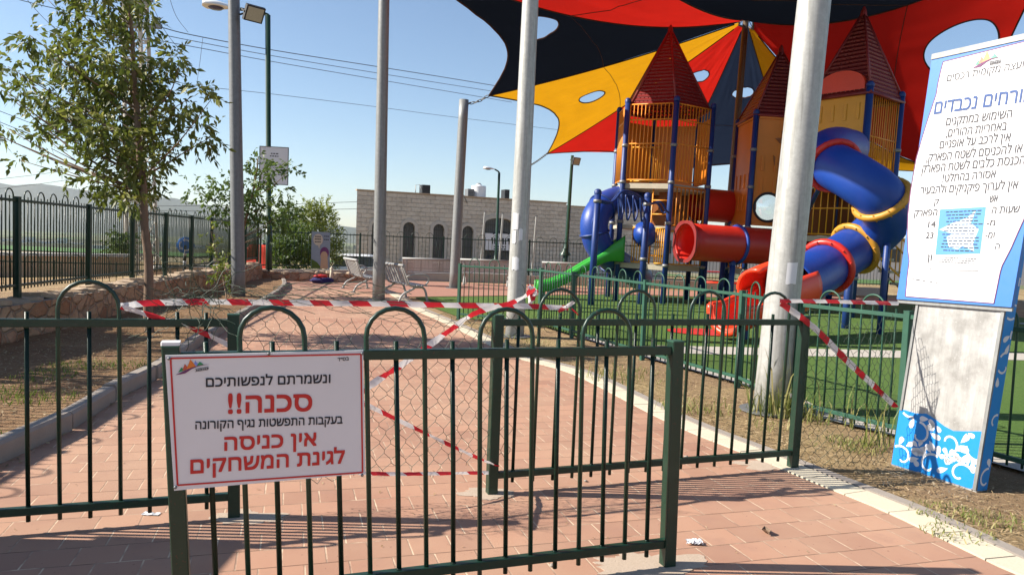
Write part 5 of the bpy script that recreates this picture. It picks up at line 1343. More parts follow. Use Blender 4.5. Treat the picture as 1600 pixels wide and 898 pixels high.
# green slide
s_top = lerp(hexv[0], hexv[5], .15)+V((-.15, -.25, 0)); s_end = G(836, 466); 
pr = [s_top+V((.25, .0, 1.12)), lerp(s_top, s_end, .08)+V((0, 0, 1.1)), lerp(s_top, s_end, .3)+V((0, 0, .86)), lerp(s_top, s_end, .62)+V((0, 0, .42)), lerp(s_top, s_end, .85)+V((0, 0, .2)), s_end+V((0, 0, .17))]
pl = spline(pr, 6); sd = V(((s_end-s_top).y, -(s_end-s_top).x, 0)).normalized()
sec = [(-.30, .0), (-.30, .24), (-.26, .27), (-.22, .24), (-.18, .03), (-.09, .03), (0, .045), (.09, .03), (.18, .03), (.22, .24), (.26, .27), (.30, .24), (.30, .0), (.2, -.04), (-.2, -.04)]
mb = MB(); n = len(sec); vs = []
for i, p in enumerate(pl):
    k = i/(len(pl)-1); hh = 1.0+1.6*max(0, 1-k*3.2)**1.3
    vs += [p+sd*x+V((0, 0, z*(hh if z > .1 else 1))) for x, z in sec]
mb.add(vs, [(i*n+j, i*n+(j+1) % n, (i+1)*n+(j+1) % n, (i+1)*n+j) for i in range(len(pl)-1) for j in range(n)]+[tuple(range(n)), tuple(range((len(pl)-1)*n, len(pl)*n))], True)
gs = part(mb, 'green_slide', 'slidegreen')
mb = MB(); mb.beam(V((s_end.x, s_end.y, -.05))+V((.2, .1, 0)), V((s_end.x+.2, s_end.y+.1, .14)), .1, .4); part(mb, 'slide_foot', 'galv_dark', gs)
# left blue tube slide
pts = [P(1000, 312, 22.4), P(968, 312, 21.6), P(938, 326, 20.9), P(926, 352, 20.6), P(934, 385, 20.7), P(958, 408, 21.2), P(985, 424, 22.0), P(1000, 434, 22.8)]
pts[-1].z = max(.55, pts[-1].z); lt = spline(pts, 7)
mb = MB(); mb.tube(lt, .39, 20, cap=False); mb.tube([p+V((-.1, -.385, 0)) for p in lt], .012, 5); ts = part(mb, 'tube_slide', 'blue'); ts['label'] = 'blue tube slide bulging out at the left of the play structure'
for i in (4, 14, 24, 34): torus(lt[i], lt[i+1]-lt[i-1], .40, .035, 'bluepost', ts)
# --- tower 2 (square) ---
s2 = 1.62; W0 = V((6.27, 20.0, 0)); fd = V((1, 0, 0)); bd = V((0, 1, 0))
q2 = [W0, W0+fd*s2, W0+fd*s2+bd*s2, W0+bd*s2]; c2 = (q2[0]+q2[2])/2
for p in q2: bpost(p, 5.32)
r2 = math.atan2(q2[0].y-c2.y, q2[0].x-c2.x); pyramid(c2, s2*.74, 4, r2, 5.22, 7.2)
solidpanel(q2[0], q2[1], 2.28, 5.2, 'orange', (3.35, 3.95), hole=(.42, 2.78, .37))
solidpanel(q2[3], q2[0], 2.28, 5.2, 'orange', (2.9, 3.5)); solidpanel(q2[2], q2[3], 3.6, 5.2, 'orange')
# leaf pattern moulded in the front panel
mb = MB(); nn = V((fd.y, -fd.x, 0))
for k in range(5):
    an = rad(18+36*k); ctr = q2[0]+fd*.95+V((0, 0, 4.5))+nn*.014; dd_ = fd*math.cos(an)+V((0, 0, math.sin(an))); pp_ = fd*-math.sin(an)+V((0, 0, math.cos(an)))
    mb.poly([ctr+dd_*.1, ctr+dd_*.25+pp_*.08, ctr+dd_*.42, ctr+dd_*.25-pp_*.08], nn*.012)
for k in (-1, 1):
    ctr = q2[0]+fd*(.95+.32*k)+V((0, 0, 4.1))+nn*.014; mb.poly([ctr, ctr+fd*.1*k+V((0, 0, .08)), ctr+fd*.05*k+V((0, 0, -.2)), ctr+fd*-.06*k+V((0, 0, -.16))], nn*.012)
part(mb, 'moulded_leaf', 'brownpanel')
pc = q2[0]+fd*(.09+.42)+V((0, 0, 2.78)); mb = MB(); mb.lathe(pc, [(.36, .0), (.3, .1), (.18, .18), (.001, .21)], 20, axis=nn); part(mb, 'porthole_bubble', 'glass')
torus(pc, nn, .38, .035, 'black', None, 'porthole_rim')
deck(q2, 2.22); deck([lerp(c2, p, .98) for p in q2], 1.06)
barpanel(q2[0], q2[3], 1.1, 2.1, 7, 'orangebar')
# lower red tunnel
t0 = P(1068, 377, 18.7); t1 = P(1262, 383, 20.0); t1.z = t0.z
tl = [lerp(t0, t1, k/12) for k in range(13)]; mb = MB(); mb.tube(tl, .47, 28, cap=False); tn = part(mb, 'crawl_tunnel', 'red'); tn['label'] = 'long red crawl tunnel between the towers, lower one'
md = tn.modifiers.new('t', 'SOLIDIFY'); md.thickness = .02
torus(t0+(t1-t0)*.012, t1-t0, .485, .045, 'red', tn, 'end_flange'); torus(lerp(t0, t1, .40), t1-t0, .49, .045, 'blue', tn)
a3 = (t1-t0).normalized(); mb = MB()
x3 = a3.cross(V((0, 0, 1))).normalized(); ctr = t0-a3*.02; R3 = [.47, .56]
pa = [(math.cos(2*math.pi*k/28), math.sin(2*math.pi*k/28)) for k in range(28)]
sqp = []
for ca, sa in pa: kk = .53/max(abs(ca), abs(sa)); kk = min(kk, .57); sqp.append((ca*kk, sa*kk))
vs = [ctr+x3*ca*.46+V((0, 0, sa*.46)) for ca, sa in pa]+[ctr+x3*x+V((0, 0, z)) for x, z in sqp]
mb.add(vs, [(k, (k+1) % 28, 28+(k+1) % 28, 28+k) for k in range(28)]); o = part(mb, 'end_plate', 'red_dark', tn); md = o.modifiers.new('t', 'SOLIDIFY'); md.thickness = .03
# upper red tunnel
t2 = P(1088, 318, 21.2); t3 = P(1158, 322, 22.0); mb = MB(); mb.tube([lerp(t2, t3, k/6) for k in range(7)], .47, 24, cap=False); tn2 = part(mb, 'crawl_tunnel', 'red'); torus(t3, t3-t2, .48, .035, 'red', tn2, 'end_flange')
# --- tower 3 (square, tallest roof) ---
s3 = 1.5; X0 = V((8.28, 17.9, 0)); fL = V((-.588, .809, 0)); fR = V((.809, .588, 0))
q3 = [X0, X0+fR*s3, X0+fR*s3+fL*s3, X0+fL*s3]; c3 = (q3[0]+q3[2])/2
for i, p in enumerate(q3): bpost(p, 5.72, .085)
r3 = math.atan2(q3[0].y-c3.y, q3[0].x-c3.x); pyramid(c3, s3*.76, 4, r3, 5.5, 7.75)
solidpanel(q3[3], q3[0], 3.5, 5.55, 'yellow', (5.1,), hole=(.62, 4.15, .50)); barpanel(q3[0], q3[1], 3.45, 5.5, 13, 'orangebar', mid=(4.5,)); barpanel(q3[1], q3[2], 3.45, 5.5, 10, 'orangebar')
# bright red dormer arch above the front panel
fn3 = V((-.809, -.588, 0)); dA, dB = q3[3]+fn3*.03, q3[0]+fn3*.03; mb = MB(); arch = [lerp(dA, dB, .5)+(dB-dA)*(.42*math.cos(math.pi*(1-k/16)))+V((0, 0, 5.62+.5*math.sin(math.pi*k/16)**.7)) for k in range(17)]
mb.poly(arch, -fn3*.5); part(mb, 'dormer', 'redorange')
deck(q3, 3.4); deck(q3, 2.05)
solidpanel(q3[1], q3[2], 2.1, 3.3, 'brownpanel', False); solidpanel(q3[2], q3[3], 2.1, 3.3, 'brownpanel', False); barpanel(q3[3]+fL*.0, q3[0], 2.1, 3.3, 7, 'yellow', mid=(2.75,), name='guard_rail')
barpanel(q3[0], q3[1], 2.1, 3.3, 7, 'yellow', name='guard_rail')
mb = MB(); mb.box(q3[1]+V((.35, .1, 2.9)), (.5, .6, .9)); part(mb, 'equipment_box', 'bluepost')
# stairs to the right with sloping yellow rails
st = q3[0]+fR*.3; sdv = V((.62, -.1, 0)).normalized(); sw = V((sdv.y, -sdv.x, 0))
mb = MB()
for k in range(6): mb.box(st+sdv*(.25+k*.3)+V((.0, 0, 1.85-k*.3))-sw*.45, (.34, .95, .06), Matrix.Rotation(math.atan2(sdv.y, sdv.x), 3, 'Z'))
part(mb, 'stair_treads', 'deck')
for o in (0.02, -.92):
    mb = MB(); A_ = st+sw*o+V((0, 0, 1.95)); B_ = st+sw*o+sdv*1.95+V((0, 0, .2))
    mb.tube([A_+V((0, 0, .0)), B_], .025, 6); mb.tube([A_+V((0, 0, .9)), B_+V((0, 0, .9))], .025, 6)
    for k in range(10): p = lerp(A_, B_, k/9); mb.tube([p, p+V((0, 0, .9))], .015, 5)
    part(mb, 'stair_rail', 'yellow')
# --- big spiral tube slide ---
sp = [P(1322, 228, 17.6), P(1300, 226, 16.7), P(1283, 238, 15.7), P(1299, 256, 14.8), P(1335, 276, 14.2), P(1370, 302, 14.0), P(1381, 338, 14.4), P(1352, 370, 14.9), P(1318, 394, 14.7), P(1284, 417, 14.1), P(1254, 436, 13.5), P(1232, 446, 13.1)]
sl = spline(sp, 7); mb = MB(); mb.tube(sl, .45, 26, cap=False); bt_ = part(mb, 'tube_slide', 'blue'); bt_['label'] = 'large blue spiral tube slide with red and yellow rings, at the right'
md = bt_.modifiers.new('t', 'SOLIDIFY'); md.thickness = .02
for i, mt, R_ in ((21, 'red', .52), (36, 'yellowring', .52), (53, 'yellowring', .52), (62, 'red', .52)):
    if mt == 'yellowring' and 'yellowring' not in M: M['yellowring'] = paint('mustard_plastic', (.52, .24, .02, 1), .45, .2, 3)
    torus(sl[i], sl[i+1]-sl[i-1], R_-.03, .07, mt, bt_, bolts=12)
# red exit chute
ex = [P(1242, 441, 13.3), P(1208, 454, 12.95), P(1176, 470, 12.7), P(1155, 480, 12.5), P(1136, 483, 12.35)]
el = spline(ex, 6); mb = MB(); rr_ = [.50]*len(el)
mb.tube(el[:11], .53, 26, cap=False, arc=(rad(-10), rad(300)), ref=V((0, 0, 1)))
hood = part(mb, 'exit_hood', 'redorange'); md = hood.modifiers.new('t', 'SOLIDIFY'); md.thickness = .07
mb = MB(); sec = []
n = 18; vs = []
for i, p in enumerate(el[6:]):
    tdir = (el[min(len(el)-1, i+7)]-el[i+5]).normalized(); sx = tdir.cross(V((0, 0, 1))).normalized(); k = i/(len(el)-7)
    R_ = .40
    for j in range(n+1):
        a = rad(-90-98+196*j/n); 
        vs.append(V((p.x, p.y, max(.46, p.z-.02)))+sx*math.cos(a)*R_*1.0+V((0, 0, 1))*math.sin(a)*R_)
m = len(el)-6
mb.add(vs, [(i*(n+1)+j, (i+1)*(n+1)+j, (i+1)*(n+1)+j+1, i*(n+1)+j+1) for i in range(m-1) for j in range(n)], True)
ch = part(mb, 'exit_chute', 'redorange'); md = ch.modifiers.new('t', 'SOLIDIFY'); md.thickness = .08
mb = MB(); rim0 = vs[(m-1)*(n+1):]; mb.tube(rim0, .06, 7); mb.tube([vs[i*(n+1)] for i in range(m)], .05, 6); mb.tube([vs[i*(n+1)+n] for i in range(m)], .05, 6); part(mb, 'chute_rim', 'redorange', ch)
mb = MB()
for i in (1, 8): p = el[6+i]; mb.beam(V((p.x, p.y, -.05)), V((p.x, p.y, p.z-.3)), .09, .09)
part(mb, 'chute_legs', 'bluepost', ch)
# slide supports and the low posts under the decks
tp = P(1393, 338, 14.3); bpost(V((tp.x-.08, 14.3, 0)), tp.z, .06, rings=())
tp = P(1327, 420, 15.2); bpost(V((tp.x, 15.2, 0)), tp.z+.3, .085, rings=())
mb = MB(); mb.tube([q3[3]+V((0, 0, 2.4)), P(1283, 275, 15.5)], .05, 7); part(mb, 'slide_brace', 'bluepost')
for px, py, d in ((1098, 460, 21.6), (1143, 420, 19.0), (1126, 455, 21.0)):
    g = P(px, py, d); bpost(V((g.x, d, 0)), 1.3 if px != 1143 else 1.25, .075, rings=())
ps.rotation_euler = (0, rad(1.1), 0)

# small things on and behind the turf
c = V((P(1135, 430, 26).x, 26.0, 0)); t = thing('play_bench', 'small red frame bench seen far under the play structure', 'bench', c)
mb = MB()
for x in (-.8, .8):
    for y in (-.3, .3): mb.tube([c+V((x, y, 0)), c+V((x, y, .75))], .035, 6)
    mb.tube([c+V((x, -.3, .75)), c+V((x, .3, .75))], .035, 6)
mb.tube([c+V((-.8, -.3, .4)), c+V((.8, -.3, .4))], .035, 6); mb.tube([c+V((-.8, .3, .4)), c+V((.8, .3, .4))], .035, 6); part(mb, 'frame', 'redorange', t)
mb = MB()
for k in range(4): mb.box(c+V((0, -.22+.15*k, .77)), (1.7, .12, .035))
part(mb, 'seat', 'red', t)
# low pale building far behind the playground on the right
a_ = V((13.0, 62.0, 0)); t = thing('pale_building', 'low whitish building far behind the play structure on the right', 'building', a_)
mb = MB(); mb.box(a_+V((14, 4, 1.3)), (34, 8, 3.4)); part(mb, 'wall', 'whitewall', t); mb = MB(); mb.box(a_+V((14, 4, 3.08)), (34.6, 8.6, .16)); part(mb, 'roof', 'concrete', t)
for k in range(7):
    mb = MB(); mb.box(a_+V((-.5+k*4.8, -.03, 1.7)), (1.5, .06, 1.1)); part(mb, 'window', 'darkglass', t)
# =================================================================== BENCHES
def make_bench(name, label, loc, rz, solid=False):
    """metal park bench, local +y is the way the sitter faces"""
    t = thing(name, label, 'bench', (0, 0, 0), 'pale metal benches around the path'); L = 1.75
    prof = [(.28, .42), (.1, .40), (-.1, .40), (-.2, .44), (-.26, .58), (-.31, .74), (-.36, .86)]      # (y, z) of the sitting surface
    def slat(a, b, th=.03):
        m = MB()
        return m
    mb = MB()
    for y0, y1 in ((.28, .20), (.18, .10), (.08, .0), (-.02, -.10)): mb.box((0, (y0+y1)/2, .41), (L, abs(y0-y1)*.86, .028))
    mb.build('seat', 'grime_white', t, local=True)
    mb = MB()
    if solid:
        w3 = L/3
        for k in range(3):
            x0, x1 = -L/2+k*w3+.025, -L/2+(k+1)*w3-.025
            mb.add([V((x0, -.19, .47)), V((x1, -.19, .47)), V((x1, -.34, .87)), V((x0, -.34, .87))], [(0, 1, 2, 3)])
        mb.build('perforated_back', 'perf', t, local=True); mb = MB()
        for k in range(4): x = -L/2+k*w3; mb.beam((x, -.185, .45), (x, -.345, .88), .045, .03, bev=.006)
        for y, z in ((-.19, .46), (-.34, .87)): mb.beam((-L/2, y, z), (L/2, y, z), .03, .035)
    else:
        n = 9
        for k in range(n): x = L*(k-(n-1)/2)/n; mb.beam((x, -.18, .46), (x, -.34, .84), .10, .025)
    mb.build('backrest', 'grime_white', t, local=True)
    mb = MB(); mb.tube([(-L/2-.03, -.36, .88), (L/2+.03, -.36, .88)], .035, 8); mb.build('top_rail', 'grime_white', t, local=True)
    for sx in (-1, 1):
        x = sx*(L/2-.12)
        mb = MB(); mb.tube(spline([(x, -.42, .0), (x, -.30, .2), (x, -.02, .36), (x, -.2, .46), (x, -.36, .88)], 5), .028, 7)
        mb.tube(spline([(x, -.02, .37), (x, .22, .33), (x, .32, .0)], 5), .028, 7); mb.box((x, -.42, .01), (.09, .12, .02)); mb.box((x, .32, .01), (.09, .12, .02)); mb.build('leg_frame', 'grime_white', t, local=True)
        mb = MB(); x = sx*(L/2); mb.tube(spline([(x, -.27, .62), (x, -.05, .68), (x, .22, .66), (x, .28, .54), (x, .2, .42)], 5), .02, 7); mb.build('armrest', 'grime_white', t, local=True)
    t.location = loc; t.rotation_euler = (0, 0, rz); return t
p = G(622, 470); b_0 = make_bench('park_bench', 'slatted pale bench next to the tall grey mast, nearest bench on the path', (p.x+.1, p.y+.35, 0), rad(-62))
p = G(563, 455); copy_thing(b_0, (p.x, p.y+.3, 0), rad(-66), 'slatted pale bench behind the nearest one, left of the tall grey mast')
p = G(668, 447); b_1 = make_bench('park_bench', 'bench with a solid perforated back seen at an angle, left of the shorter chained mast', (p.x, p.y+.3, 0), rad(12), True)
p = P(760, 440, 25.6); copy_thing(b_1, (p.x, 25.6, 0), rad(-3), 'long pale bench seen from behind between the shorter mast and the notice-covered mast')
p = P(886, 440, 25.9); copy_thing(b_1, (p.x, 25.9, 0), rad(-4), 'long pale bench seen from behind right of the notice-covered mast, before the green slide')

# cartoon panel on the back fence
pc = P(501, 391, 25.3); t = thing('picture_panel', 'grey blue picture panel with a child and a speech bubble on the back fence', 'panel', pc)
Rz = Matrix.Rotation(math.atan2(2.15, 2.9)*.35, 3, 'Z')
def PP(x, z, o=.02): return pc+Rz @ V((x, -o, z))
mb = MB(); mb.box(pc, (.62, .03, 1.26), Rz); mb.build('board', paint('panel_blue', (.24, .29, .34, 1), .5, .15), t)
def disc(mb, x, z, rx, rz_, o, n=20, a0=0, a1=360): mb.add([PP(x+math.cos(rad(lerp(a0, a1, k/n)))*rx, z+math.sin(rad(lerp(a0, a1, k/n)))*rz_, o) for k in range(n)], [tuple(range(n))])
mb = MB(); disc(mb, -.09, .36, .16, .2, .022); mb.add([PP(-.1, .2, .022), PP(-.02, .19, .022), PP(-.05, .05, .022)], [(0, 1, 2)]); mb.build('speech_bubble', 'cream', t)
mb = MB()
for z in (.45, .36, .27):
    x = -.2
    while x < .0: l = rnd(.03, .07); mb.add([PP(x, z, .026), PP(x+l, z, .026), PP(x+l, z+.035, .026), PP(x, z+.035, .026)], [(0, 1, 2, 3)]); x += l+.012
for z in (.47, .36):
    x = .1
    while x < .27: l = rnd(.03, .06); mb.add([PP(x, z, .026), PP(x+l, z, .026), PP(x+l, z+.03, .026), PP(x, z+.03, .026)], [(0, 1, 2, 3)]); x += l+.012
mb.build('bubble_lines', 'ink', t)
mb = MB(); mb.add([PP(-.3, -.3, .021), PP(-.1, -.42, .021), PP(.05, -.62, .021), PP(-.3, -.62, .021)], [(0, 1, 2, 3)]); mb.build('green_hill', 'slidegreen2', t) if 'slidegreen2' in M else mb.build('green_hill', 'turf', t)
mb = MB(); disc(mb, .13, -.08, .15, .2, .022); mb.build('child_hair', 'inkpurple', t)
mb = MB(); disc(mb, .12, -.2, .12, .17, .025); mb.add([PP(.02, -.3, .024), PP(.24, -.3, .024), PP(.26, -.62, .024), PP(.0, -.62, .024)], [(0, 1, 2, 3)]); mb.build('child_figure', paint('skin_print', (.5, .33, .2, 1), .5, .15), t)
# bundle on the low wall
c = P(503, 437, 23.2); c.z = max(.18, c.z); t = thing('cloth_bundle', 'dark blue and red cloth bundle against the low back wall', 'bundle', c)
def blob(c, sx, sy, sz, mat, nm, par):
    mb = MB(); mb.grid(lambda u, v: c+(lambda d: V((d.x*sx, d.y*sy, d.z*sz))*(1+.35*mnoise.noise(d*2.3+c)))(V((math.sin(v*math.pi)*math.cos(u*6.2832), math.sin(v*math.pi)*math.sin(u*6.2832), math.cos(v*math.pi)))), 18, 12); return mb.build(nm, mat, par)
M['navycloth'] = paint('navy_cloth', (.02, .015, .10, 1), .9, .3)
blob(c-V((0, 0, .08)), .36, .2, .11, 'navycloth', 'dark_cloth', t); blob(c+V((-.05, 0, .05)), .22, .14, .055, 'red', 'red_cloth', t)
c = P(517, 426, 23.3); mb = MB(); mb.tube([V((c.x, 23.3, .02)), c+V((.02, 0, .12))], .045, 8); mb.lathe(c+V((.02, 0, .12)), [(.055, -.02), (.055, .03), (.02, .05), (.02, .09), (.001, .09)], 10); tag(mb.build('bottle', 'cream'), 'pale upright bottle next to the cloth bundle on the back wall', 'bottle')

# =================================================================== INFO KIOSK (leaning)
KL, KR = G(1393, 724), G(1526, 766); kb = (KR-KL).normalized(); kw = (KR-KL).length
kn = V((kb.y, -kb.x, 0)).normalized()
if kn.dot(CAM-KL) < 0: kn = -kn
lean = .092; ku = (V((0, 0, 1))-kn*lean+kb*.0).normalized(); kn2 = kb.cross(ku); kn2 = kn2 if kn2.dot(kn) > 0 else -kn2
ksh = 0.025   # sideways lean along the face
kv = (ku+kb*ksh).normalized()
def K(u, v, o=0.0): return KL+kb*u+kv*v+kn2*o
def kpx(px, py, o=0.0):
    q = RP(px, py, KL+kn2*o, kn2)-KL-kn2*o; v = q.dot(ku)/kv.dot(ku); return (q-kv*v).dot(kb), v
kt = thing('info_kiosk', 'leaning info kiosk with a white rules sign above bare metal and blue floral print', 'info board', KL)
kth = .11; KH2 = 3.0
mb = MB(); b0, b1 = -.03, 2.98
q = [K(0, b0), K(kw, b0), K(kw, b1), K(0, b1)]; mb.poly(q, -kn2*kth); mb.build('metal_body', 'alu', kt)
mb = MB(); mb.beam(K(kw-.012, .0, .004), K(kw-.012, 1.2, .004), .022, .012, up=kn2); mb.beam(K(.012, .4, .004), K(.012, 1.2, .004), .018, .012, up=kn2); mb.build('edge_trim', 'galv', kt)
# printed lower sheet with torn upper edge
ul, vl = kpx(1396, 636); ur, vr = kpx(1534, 672)
edge = [(0, vl), (.08, vl+.0), (.2, vl-.005), (.33, lerp(vl, vr, .3)+.015), (.45, lerp(vl, vr, .45)-.01), (.55, lerp(vl, vr, .7)-.035), (.66, lerp(vl, vr, .9)-.05), (.8, vr-.03), (1.0, vr)]
mb = MB(); pts = [K(.001, .0, .003), K(kw-.001, .0, .003)]+[K(min(u, .998)*kw, v, .003) for u, v in edge[::-1]]; mb.poly(pts, -kn2*.002)
fs_ = mb.build('floral_sheet', 'floralblue', kt)
mb = MB(); mb.poly([K(kw+.003, .0, -.004), K(kw+.003, .0, -kth+.002), K(kw+.003, 1.9, -kth+.002), K(kw+.003, 1.9, -.004)], -kb*.002); fside = mb.build('floral_side_sheet', 'floralblue', kt)
def torn(u):
    for (a, va), (b, vb) in zip(edge, edge[1:]):
        if a <= u/kw <= b: return lerp(va, vb, (u/kw-a)/(b-a))
    return vr
random.seed(44)
def floral(mb, at, Wd, Ht, ok):
    def stroke(pts, w0, w1):
        n = len(pts)
        for i in range(n-1):
            (x0, y0), (x1, y1) = pts[i], pts[i+1]; d = math.hypot(x1-x0, y1-y0) or 1; nx, ny = -(y1-y0)/d, (x1-x0)/d; wa_ = lerp(w0, w1, i/n)/2; wb_ = lerp(w0, w1, (i+1)/n)/2
            q = [(x0+nx*wa_, y0+ny*wa_), (x1+nx*wb_, y1+ny*wb_), (x1-nx*wb_, y1-ny*wb_), (x0-nx*wa_, y0-ny*wa_)]
            if all(ok(*c) for c in q): mb.add([at(*c) for c in q], [(0, 1, 2, 3)])
    def leaf(x, y, a, l, w_):
        ca, sa = math.cos(a), math.sin(a); q = []
        for k in range(12):
            t_ = k/12*2*math.pi; u = (1-math.cos(t_))/2; v = math.sin(t_)*.5*(u**.6)*1.25; q.append((x+ca*u*l-sa*v*w_, y+sa*u*l+ca*v*w_))
        if all(ok(*c) for c in q): mb.add([at(*c) for c in q], [tuple(range(12))])
    def spiral(x, y, r, a0, turn, w_):
        pts = []
        for k in range(22): t_ = k/21; rr = r*(1-t_*.78); a = a0+turn*t_; pts.append((x+math.cos(a)*rr, y+math.sin(a)*rr))
        stroke(pts, w_, w_*.8)
    s = .16
    y = .02
    for (x, y) in [(i*.215+.07+(j % 2)*.1, j*.19+.07) for j in range(int(Ht/.19)+2) for i in range(int(Wd/.215)+2)]:
        a = rnd(0, 6.28); sg = random.choice((-1, 1))
        spiral(x, y, .09, a, sg*4.6, .016)
        for k in range(5):
            an = a+sg*k*.62; leaf(x+math.cos(an)*.088, y+math.sin(an)*.088, an+sg*.7, rnd(.06, .085), .042)
        fx, fy = x+.115, y+.10
        for k in range(5): an = k*1.2566+a; leaf(fx+math.cos(an)*.008, fy+math.sin(an)*.008, an, .052, .036)
mb = MB(); floral(mb, lambda x, y: K(x, y, .0045), kw, .5, lambda x, y: .004 < x < kw-.004 and .004 < y < torn(x)-.004); mb.build('floral_print', 'signwhite', fs_)
mb = MB(); floral(mb, lambda x, y: K(kw+.0045, y, -.002-x), kth, 1.9, lambda x, y: .004 < x < kth-.006 and .004 < y < 1.88); mb.build('floral_print', 'signwhite', fside)
# the rules sign
so = .035
su0, sv1 = kpx(1456, 91, so); sub, sv0 = kpx(1401, 467, so); sur, _ = kpx(1580, 480, so)
S0, S1 = lerp(su0, sub, .5), max(sur, kw+.03)
def S(u, v, o=0.0): return K(u, v, so+o)
mb = MB(); sp_ = [S(sub, sv0), S(sur, kpx(1580, 480, so)[1]), S(max(sur+.02, kpx(1606, 59, so)[0]+.04), sv1+.0), S(su0, sv1)]
mb.poly(sp_, -kn2*.034); sg_ = mb.build('rules_sign', 'boardblue', kt)
mb = MB(); mb.beam(sp_[3]+ku*.007, sp_[2]+ku*.007, .04, .013, up=kn2); mb.build('sign_frame', 'galv', sg_)
mb = MB(); mb.beam(sp_[0]-ku*.006-kn2*.02, sp_[1]-ku*.006-kn2*.02, .04, .014, up=kn2)
mb.build('sign_frame', 'galv', sg_)
def spx(px, py, o): return RP(px, py, KL+kn2*(so+o), kn2)
wl = [(1474, 97), (1470, 112), (1466, 130), (1463, 148), (1457, 166), (1449, 190), (1440, 219), (1432, 248), (1427, 275), (1423, 300), (1419, 335), (1418, 365), (1419, 392), (1421, 408), (1418, 430), (1415, 463)]
Lw = [kpx(x, y, so) for x, y in wl]
# right border mirrors the left one about the sheet centre
sc_ = (lerp(su0, sub, .5)+sp_[1].__sub__(KL).dot(kb))/2
wr = [(1553, 474), (1557, 455), (1563, 425), (1566, 415), (1580, 388), (1590, 365), (1600, 343)]
Rw = [kpx(x, y, so) for x, y in wr]
uR = max(u for u, _ in Rw)
Rw += [(uR+.012, 1.95), (uR+.02, 2.2), (uR+.015, 2.45), (uR-.005, 2.7), (uR-.02, sv1-.02)]
wp = [S(u, v, .0015) for u, v in Lw[::-1]+Rw[::-1][::-1]] if False else [S(u, v, .0015) for u, v in Lw]+[S(u, v, .0015) for u, v in Rw]
bm = bmesh.new(); vs = [bm.verts.new(p-ORG[sg_.name]) for p in wp]; f = bm.faces.new(vs); bmesh.ops.triangulate(bm, faces=[f]); me = bpy.data.meshes.new('white_field'); bm.to_mesh(me); bm.free(); me.materials.append(M['signwhite'])
wf = bpy.data.objects.new('white_field', me); COL.objects.link(wf); wf.parent = sg_
mb = MB(); wpl = [p+kn2*.001 for p in wp]
for a_, b_ in zip(wpl, wpl[1:]+wpl[:1]): mb.beam(a_, b_, .006, .002, up=kn2)
mb.build('field_outline', 'inkpurple', sg_)
def sign_text(lines, nm, mat, off):
    for body, (x0, y0), (x1, y1), hpx in lines:
        mb = MB(); pl, pr = spx(x0, y0, .004), spx(x1, y1, .004); up_ = (spx(x0, y0-hpx, .004)-pl); hh = up_.length
        put_text(mb, body, pl, pr, kv, hh, kn2, off); mb.build(nm, mat, sg_)
sign_text([('מועצה מקומית רכסים', (1479, 127.5), (1609, 104), 9.2)], 'text_line', 'ink', .0)
sign_text([('אורחים נכבדים', (1459, 178.5), (1613, 157.5), 17.5)], 'heading_line', 'inkblue', .014)
sign_text([('השימוש במתקנים', (1477.5, 196.5), (1580, 183.7), 11), ('באחריות ההורים,', (1477.5, 214.5), (1572, 203), 11), ('אין לרכב על אופניים', (1467.5, 232.5), (1578, 220.3), 11),
           ('או להכניסם לשטח הפארק,', (1447, 253), (1596, 238), 11), ('הכנסת כלבים לשטח הפארק', (1440, 270.5), (1600, 256), 11), ('אסורה בהחלט!', (1472, 284.5), (1555, 277.5), 10.5),
           ('אין לערוך פיקניקים ולהבעיר', (1437, 303.5), (1589.5, 294.8), 10.5), ('אש', (1545.7, 316), (1558, 315), 10), ('ק.', (1456.5, 319.8), (1466, 319), 8), ('שעות ה', (1549, 333.6), (1592, 331.8), 10),
           ('הפארק', (1428, 338), (1463.5, 336.3), 9), ('מ-', (1541, 353), (1554, 352.3), 8.5), ('41', (1449.5, 355.5), (1461, 355), 8), ('ומ-', (1539, 372), (1553, 371.3), 8.5), ('32', (1446, 372.5), (1457.5, 372), 8),
           ('ה', (1554.5, 389.2), (1561, 389), 8.5), ('ון', (1448, 407.2), (1455, 407), 9)], 'text_line', 'inkgrey', .008)
mb = MB()
for x, y, l in ((1452, 420, 2), (1462, 413, 12), (1463, 416, 8), (1425, 436, 3), (1431, 437, 6), (1441, 439, 5), (1453, 440, 3), (1461, 441, 4), (1478, 422, 50)):
    a_ = spx(x, y, .004); b_ = spx(x+l, y+l*.03, .004); mb.beam(a_, b_, .0012, .006 if l < 40 else .003, up=kv)
mb.build('worn_print', 'inkgrey', sg_)
for nme, h in (('lgreen', '#5fa88a'), ('lorange', '#dd9f6a'), ('lred', '#cc7f6a'), ('lblue', '#93a0d6')): M['f'+nme] = flat('faded_logo_'+nme[1:], h)
